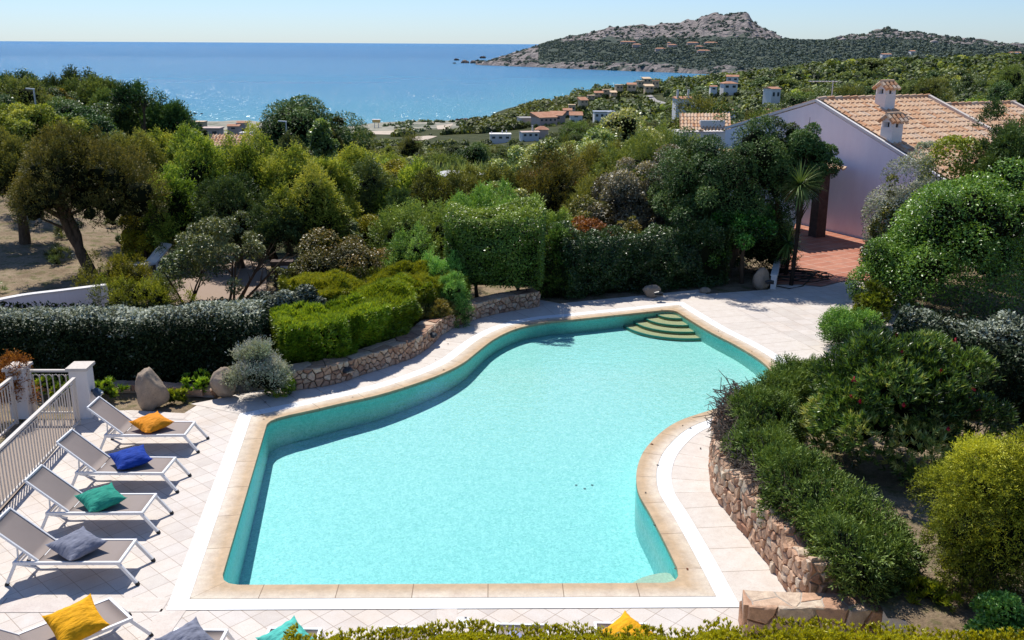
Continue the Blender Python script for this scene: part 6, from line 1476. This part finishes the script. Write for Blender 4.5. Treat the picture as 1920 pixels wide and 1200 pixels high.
# ------------------------------------------------------------------ valley and hillside bushes (each its own object, sharing prototype meshes)
rng = np.random.default_rng(77)
MID = [g_broad(201, 1, 1, .8, .036, M['scrub'], K=22, rf=.22, cap=8000, cover=1.6, base=.5), g_broad(202, 1, .9, .7, .036, M['mastic'], K=24, rf=.2, cap=8000, cover=1.6, base=.5), g_spray(203, 1, 1, .9, .034, M['scrub'], K=20, rf=.22, cap=1500, m=6, cover=1.3, base=.55), g_broad(204, 1, 1, .75, .036, M['dkgreen'], K=20, rf=.24, cap=8000, cover=1.6, base=.55), g_broad(205, 1, 1, .6, .036, M['feather'], K=22, rf=.22, cap=8000, cover=1.6, base=.35), g_spray(206, 1, 1, .85, .034, M['feather'], K=20, rf=.22, cap=1500, m=6, cover=1.3, base=.4)]
FARP = [g_broad(211+i, 1, 1, .62, .06, M[m_], K=16, rf=.24, cap=2400, cover=1.5, base=b_) for i, (m_, b_) in enumerate((('scrub', .45), ('scrub', .7), ('mastic', .4), ('dkgreen', .6), ('feather', .25)))]
BLK = []      # (px0, px1, py0, py1): picture windows that far bushes must leave open, as distances decide
HOUSES = [(o.location.x, o.location.y, max(4., o.dimensions.x)) for o in bpy.data.objects if o.parent is None and o.name.split('.')[0] in ('house', 'beach_hut') and o.location.y > 45]
HOUSES = [q for q in HOUSES]; NH_ = len(HOUSES)
for o in bpy.data.objects:
    if o.name.split('.')[0] in ('road', 'track', 'lawn'):
        for v in o.data.vertices: HOUSES.append((v.co.x, v.co.y, 3.))
HOUSES = np.array(HOUSES); ISH = np.arange(len(HOUSES)) < NH_
def free(X, Y, r):
    dx = X-HOUSES[:, 0]; dy = Y-HOUSES[:, 1]
    near = np.hypot(dx, dy) < HOUSES[:, 2]*.6+r*.5
    front = (dy < 0) & (dy > -HOUSES[:, 1]*.16-6) & (np.abs(X*HOUSES[:, 1]/Y-HOUSES[:, 0]) < HOUSES[:, 2]*.55+r*.2)   # keep a view of each house over lower ground
    return not (near | (front & ISH)).any()
SKYL = [(-100, 150), (120, 158), (250, 190), (330, 222), (420, 252), (500, 262), (640, 268), (700, 285), (800, 296), (900, 300), (1000, 285), (1100, 262), (1200, 235), (1300, 205), (1450, 165), (1600, 140), (2100, 122)]
SKYF = [(-100, 150), (250, 190), (420, 250), (620, 258), (800, 262), (950, 262), (1050, 245), (1150, 220), (1250, 190), (1300, 160), (1450, 125), (2100, 108)]
def sky_ok(X, Y, z, top):
    X, Y, z, top = (np.asarray(q, float) for q in (X, Y, z, top)); px, py = projv(X, Y, z+top)
    lim = np.where(Y < 120, interp(px, SKYL), np.where(Y < 330, interp(px, SKYF), 0)); return py > lim
def scatter(n_, pxr, Yr, wr, protos, name, labels, group, hr=(.8, 1.15), sink=.25):
    done = 0; tries = 0
    while done < n_ and tries < n_*12:
        tries += 1; px = rng.uniform(*pxr); Y = math.exp(rng.uniform(math.log(Yr[0]), math.log(Yr[1]))); X = (px-960)/1800*(Y*.96+1.5); w = rng.uniform(*wr)
        if not free(X, Y, w): continue
        z = float(HT(X, Y));
        if z < SEA+1.5 or (z < -24 and Y > 300 and px < 880): continue
        if not sky_ok(X, Y, z, w*.75): continue
        i = rng.integers(len(protos)); o = link(name, protos[i], None, (X, Y, z-.2*sink)); o.rotation_euler = (0, 0, rng.uniform(0, TAU)); o.scale = (w, w*rng.uniform(.8, 1.1), w*rng.uniform(*hr))
        tag(o, labels, 'bush', group); done += 1
for (x, y, z, w_, Y_) in HB:
    for k in range(3):
        if k == 1 and Y_ < 330: continue
        i = rng.integers(len(FARP)); sx = max(1.6, w_*.5)*rng.uniform(.8, 1.2); o = link('bush', FARP[i], None, (x+(k-1)*w_*.42, y-rng.uniform(.8, 2.), z-1.6-.2*sx)); o.scale = (sx, sx, sx*.6+1.2); o.rotation_euler = (0, 0, rng.uniform(0, 6)); tag(o, 'bush growing against the front of one of the distant houses', 'bush', 'bushes in front of the distant houses')
scatter(44, (600, 1120), (58, 105), (3., 5.5), MID, 'bush', 'rounded green bush in the dense valley thicket below the sea', 'bushes filling the valley')
scatter(30, (-60, 420), (56, 95), (3., 5.5), MID[:4], 'bush', 'dark green bush filling the wooded slope at far left', 'bushes on the left slope')
scatter(46, (600, 1250), (105, 230), (4, 7.5), MID[:5], 'bush', 'dense green bush on the valley floor between the villas', 'bushes on the valley floor')
scatter(56, (1180, 2000), (70, 200), (3.5, 7), MID[:5], 'bush', 'dense green bush on the hillside behind the tiled roofs', 'bushes on the hillside behind the roofs')
scatter(70, (1120, 2000), (200, 420), (4.5, 9), FARP, 'bush', 'rounded bush on the right hillside among the white houses', 'bushes among the white houses', (.7, 1.1))
scatter(24, (1250, 2000), (370, 480), (9, 15), FARP, 'bush', 'dark bush on the crest of the right hillside', 'bushes on the hill crest', (.5, .8))
# the rest of the scrub reads as one mass
def scrub(name, pts, sizes, mat, per=26, seed=0, flat=.62, leaf=.32, core=True):
    rng = np.random.default_rng(seed); n_ = len(pts); k = np.repeat(np.arange(n_), per); N = len(k); d = rdir(rng, N); d[:, 2] = np.abs(d[:, 2])
    s = sizes[k]; p = pts[k]+d*(s*rng.uniform(.38, .52, N))[:, None]*np.array([1, 1, flat*2])
    nn = nrm(d+rng.normal(0, .4, (N, 3))); ld = nrm(np.cross(nn, rdir(rng, N)))
    t = np.clip(rng.normal(.45, .2, n_)[k]+rng.normal(0, .15, N), 0, 1); lv = leafquads(p-ld*(s*leaf*.5)[:, None], ld, nn, s*leaf, s*leaf*.8)
    v, f = ICO1; cv = (pts[:, None]+v[None]*(sizes*.42)[:, None, None]*np.array([1, 1, flat*2])).reshape(-1, 3); cf = (f[None]+(np.arange(n_)*len(v))[:, None, None]).reshape(-1, 3)+N*4
    me = mesh_np(name, np.concatenate([lv, cv]), [np.arange(N*4).reshape(N, 4), cf], mat, tint=np.concatenate([t, np.full(len(cf), .12)]))
    return tag(link(name, me), kind='stuff')
def field(n_, pxr, Yr, sr, seed, cond):
    rng = np.random.default_rng(seed); px = rng.uniform(*pxr, n_*3); Y = np.exp(rng.uniform(math.log(Yr[0]), math.log(Yr[1]), n_*3)); X = (px-960)/1800*(Y*.96+1.5); Z = HT(X, Y); s = rng.uniform(*sr, n_*3)*np.clip(Y/300, .55, 1.6)
    ok = (Z > SEA+1.2) & cond(px, Y, Z); ok &= sky_ok(X, Y, Z, s*.55); ok &= np.array([free(a, b, c) if o_ else False for a, b, c, o_ in zip(X, Y, s, ok)])
    i = np.where(ok)[0][:n_]; return np.column_stack([X, Y, Z])[i], s[i]
p_, s_ = field(2600, (1080, 2050), (75, 900), (3., 6.5), 5, lambda px, Y, Z: (Y > 75) & ((px > 1200) | (Y > 160)))
scrub('hillside_scrub', p_, s_, M['scrub'], 60, 1, .62, .21)
p_, s_ = field(1500, (560, 1220), (75, 460), (2., 4.5), 6, lambda px, Y, Z: ~((Z < -23.5) & (Y > 290) & (px < 890)))
scrub('valley_scrub', p_, s_, M['scrub'], 60, 2, .62, .21)
p_, s_ = field(420, (560, 1100), (280, 450), (1.0, 2.6), 7, lambda px, Y, Z: (vnoise(px, Y, 30, 4) > .45))
scrub('dune_scrub', p_, s_, M['mastic'], 20, 3, .4)
p_, s_ = field(900, (590, 1080), (120, 335), (4.5, 8.5), 17, lambda px, Y, Z: vnoise(px*2, Y, 22, 8) > .25)
scrub('plain_scrub', p_, s_, M['scrub'], 80, 13, .34, .17)
p_, s_ = field(900, (870, 1230), (310, 800), (2.6, 5.5), 19, lambda px, Y, Z: (px > 880) & (vnoise(px*2, Y, 18, 3) > .18))
scrub('coast_scrub', p_, s_, M['scrub'], 44, 14, .42, .21)
p_, s_ = field(300, (-150, 560), (75, 260), (2.5, 4.5), 9, lambda px, Y, Z: Z > -27)
scrub('slope_scrub', p_, s_, M['scrub'], 60, 8, .62, .21)
# headland maquis
rng = np.random.default_rng(15); n_ = 14000; ii = rng.integers(0, nt-9, n_); jj = rng.integers(0, nh-1, n_); fa, fb = rng.random(n_)[:, None], rng.random(n_)[:, None]
pt = V[ii, jj]*(1-fa)*(1-fb)+V[np.minimum(ii+1, nt-1), jj]*fa*(1-fb)+V[ii, jj+1]*(1-fa)*fb+V[np.minimum(ii+1, nt-1), jj+1]*fa*fb; zn = Zn[ii, jj]
keep = rng.random(n_) < np.where(zn < .3, 1., .26); pt = pt[keep]; ss = rng.uniform(4.5, 9.5, len(pt))
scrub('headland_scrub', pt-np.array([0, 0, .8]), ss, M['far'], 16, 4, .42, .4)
# rocky outcrops on the headland ridge
rk = []; sz = []
for _ in range(3200):
    i = rng.integers(3, nt-9); j = rng.integers(0, nh-1)
    if 33 < i < nt-12 and Zn[i, j] > .35 and rng.random() < Zn[i, j]: rk.append(V[i, j]+np.array([rng.normal(0, 1.5), 0, -.8])); sz.append(rng.uniform(1.5, 3.6)*rng.choice([1, 1, 1.6]))
v, f = ICO1; vs = []; fs = []; rk = rk[:1200]
for q, s in zip(rk, sz):
    R = Matrix.Rotation(rng.uniform(0, TAU), 3, 'Z') @ Matrix.Rotation(rng.uniform(-.5, .5), 3, 'X'); vv = v*np.array([1.2, .8, .7])*s*(1+rng.normal(0, .16, (len(v), 1))); vs.append((np.array(R) @ vv.T).T+q); fs.append(f+len(v)*len(fs))
me = mesh_np('headland_boulders', np.concatenate(vs), [np.concatenate(fs)], plain('headland_boulder', (.36, .31, .28), .95, .05, .3, .06, .2)); tag(link('headland_boulders', me), kind='stuff')
# summit tor
q = PD(1391, 40, 1290+780+200); t_ = interp(1391, SHP)
# shore rocks
RK = []
for i in range(3):
    bm = bmesh.new(); bmesh.ops.create_icosphere(bm, subdivisions=3, radius=1); vv = np.array([w.co for w in bm.verts]); vv = vv*(1+(vnoise(vv[:, 0]*4+9+i, vv[:, 1]*4+vv[:, 2]*3, .8, i)-.5)*.7)[:, None]*np.array([1, .75, .6])
    for w, a in zip(bm.verts, vv): w.co = a
    me = bpy.data.meshes.new('shore_rock'); bm.to_mesh(me); bm.free(); me.materials.append(M['rockdark' if i else 'rockfar']); RK.append(me)
def rocks(pts, lab, grp, base=SEA):
    for (px, py, wpx, k) in pts:
        q = P(px, py, base+.2); s = wpx/1800*q[1]*.5; o = link('shore_rock', RK[k], None, (q[0], q[1], base+.1*s)); o.scale = (s, s*1.2, s*rng.uniform(.8, 1.3)); o.rotation_euler = (0, 0, rng.uniform(0, 6)); tag(o, lab, 'rock', grp)
rocks([(788, 231, 10, 1), (798, 230, 12, 1), (807, 229, 10, 2), (815, 231, 8, 1), (828, 230, 12, 0), (838, 229, 8, 1)], 'dark rock in the row at the edge of the sandy beach', 'dark rocks at the beach')
rocks([(858, 226, 10, 1), (866, 225, 9, 2), (873, 226, 12, 0), (882, 225, 9, 1), (889, 224, 10, 2), (902, 225, 10, 0), (915, 224, 12, 2), (928, 223, 10, 1)], 'brown rock along the shore right of the beach', 'brown rocks right of the beach')
rocks([(968, 203, 9, 1), (978, 200, 8, 2), (990, 199, 7, 1), (1005, 200, 5, 2)], 'dark rock standing in the shallows off the coast', 'rocks in the shallows')
rocks([(990, 212, 12, 2), (1000, 209, 12, 1), (1012, 207, 14, 2), (1024, 205, 12, 1), (1034, 201, 12, 2), (1044, 197, 12, 1), (1052, 192, 14, 1), (1064, 189, 12, 0), (1085, 184, 12, 0)], 'dark rock on the rocky shore below the coast houses', 'rocks on the rocky shore')
rocks([(856, 113, 10, 2), (872, 118, 14, 0), (888, 118.5, 12, 0), (852, 119, 6, 2), (905, 109, 12, 2)], 'small rock islet off the tip of the headland', 'islets off the headland')
rocks([(342, 216, 14, 1), (356, 217, 9, 2), (366, 213, 6, 1), (378, 213, 5, 1)], 'rock in the sea beyond the left slope', 'rocks beyond the left slope')

for (px, py, wpx, k) in ((1545, 131, 22, 0), (1562, 127, 18, 0), (1594, 122, 12, 0), (1268, 144, 10, 0)):
    q = hit(px, py); s = wpx/1800*q[1]*.5; o = link('hillside_rock', RK[k], None, q); o.scale = (s, s, s*.8); o.rotation_euler = (0, 0, rng.uniform(0, 6)); tag(o, 'pale granite outcrop among the bushes of the right hillside', 'rock', 'granite outcrops on the right hillside')
# ------------------------------------------------------------------ light, sky, camera
AZ, EL = math.radians(-24), math.radians(56)
Sv = Vector((math.sin(AZ)*math.cos(EL), math.cos(AZ)*math.cos(EL), math.sin(EL)))
sd = bpy.data.lights.new('sun', 'SUN'); sd.energy = 5.5; sd.angle = math.radians(.53); sd.color = (1., .955, .88)
so = bpy.data.objects.new('sun', sd); COL.objects.link(so); so.rotation_euler = Sv.to_track_quat('Z', 'Y').to_euler(); so.location = (0, 0, 60)
w = bpy.data.worlds.new('World'); scene.world = w; w.use_nodes = True; t = w.node_tree; bg = t.nodes['Background']
sk = t.nodes.new('ShaderNodeTexSky'); sk.sky_type = 'NISHITA'; sk.sun_disc = False; sk.sun_elevation = EL; sk.sun_rotation = AZ; sk.altitude = 30; sk.air_density = 1.0; sk.dust_density = .15; sk.ozone_density = 3.5
tcw = t.nodes.new('ShaderNodeTexCoord'); sx = t.nodes.new('ShaderNodeSeparateXYZ'); t.links.new(tcw.outputs['Generated'], sx.inputs[0])
rp = t.nodes.new('ShaderNodeValToRGB'); t.links.new(sx.outputs[2], rp.inputs[0]); rp.color_ramp.elements[0].position = 0.; rp.color_ramp.elements[0].color = (.66, .82, 1.14, 1); rp.color_ramp.elements[1].position = .35; rp.color_ramp.elements[1].color = (.86, .95, 1.13, 1)
mx = t.nodes.new('ShaderNodeMix'); t.links.new(rp.outputs[0], mx.inputs[7]); mx.data_type = 'RGBA'; mx.blend_type = 'MULTIPLY'; mx.inputs[0].default_value = 1.; 
t.links.new(rp.outputs[0], mx.inputs[7])
t.links.new(sk.outputs[0], mx.inputs[6]); t.links.new(mx.outputs[2], bg.inputs[0]); bg.inputs[1].default_value = .118
cd = bpy.data.cameras.new('camera'); cd.sensor_width = 36; cd.lens = 36*F/1920; cd.clip_start = .2; cd.clip_end = 90000
cam = bpy.data.objects.new('camera', cd); COL.objects.link(cam)
fw = Vector((0, math.cos(PIT), -math.sin(PIT))); rt = Vector((1, 0, 0)); up = Vector((0, math.sin(PIT), math.cos(PIT)))
c_, s_ = math.cos(ROLL), math.sin(ROLL)
R = rt*c_+up*s_; U = -rt*s_+up*c_
cam.matrix_world = Matrix(((R.x, U.x, -fw.x, 0), (R.y, U.y, -fw.y, 0), (R.z, U.z, -fw.z, CH), (0, 0, 0, 1)))
scene.camera = cam
scene.view_settings.view_transform = 'Standard'; scene.view_settings.look = 'None'; scene.view_settings.exposure = 0; scene.view_settings.gamma = 1
scene.cycles.max_bounces = 8; scene.cycles.transparent_max_bounces = 12; scene.cycles.caustics_reflective = False; scene.cycles.caustics_refractive = False
scene.cycles.sample_clamp_indirect = 4.; scene.cycles.use_denoising = True
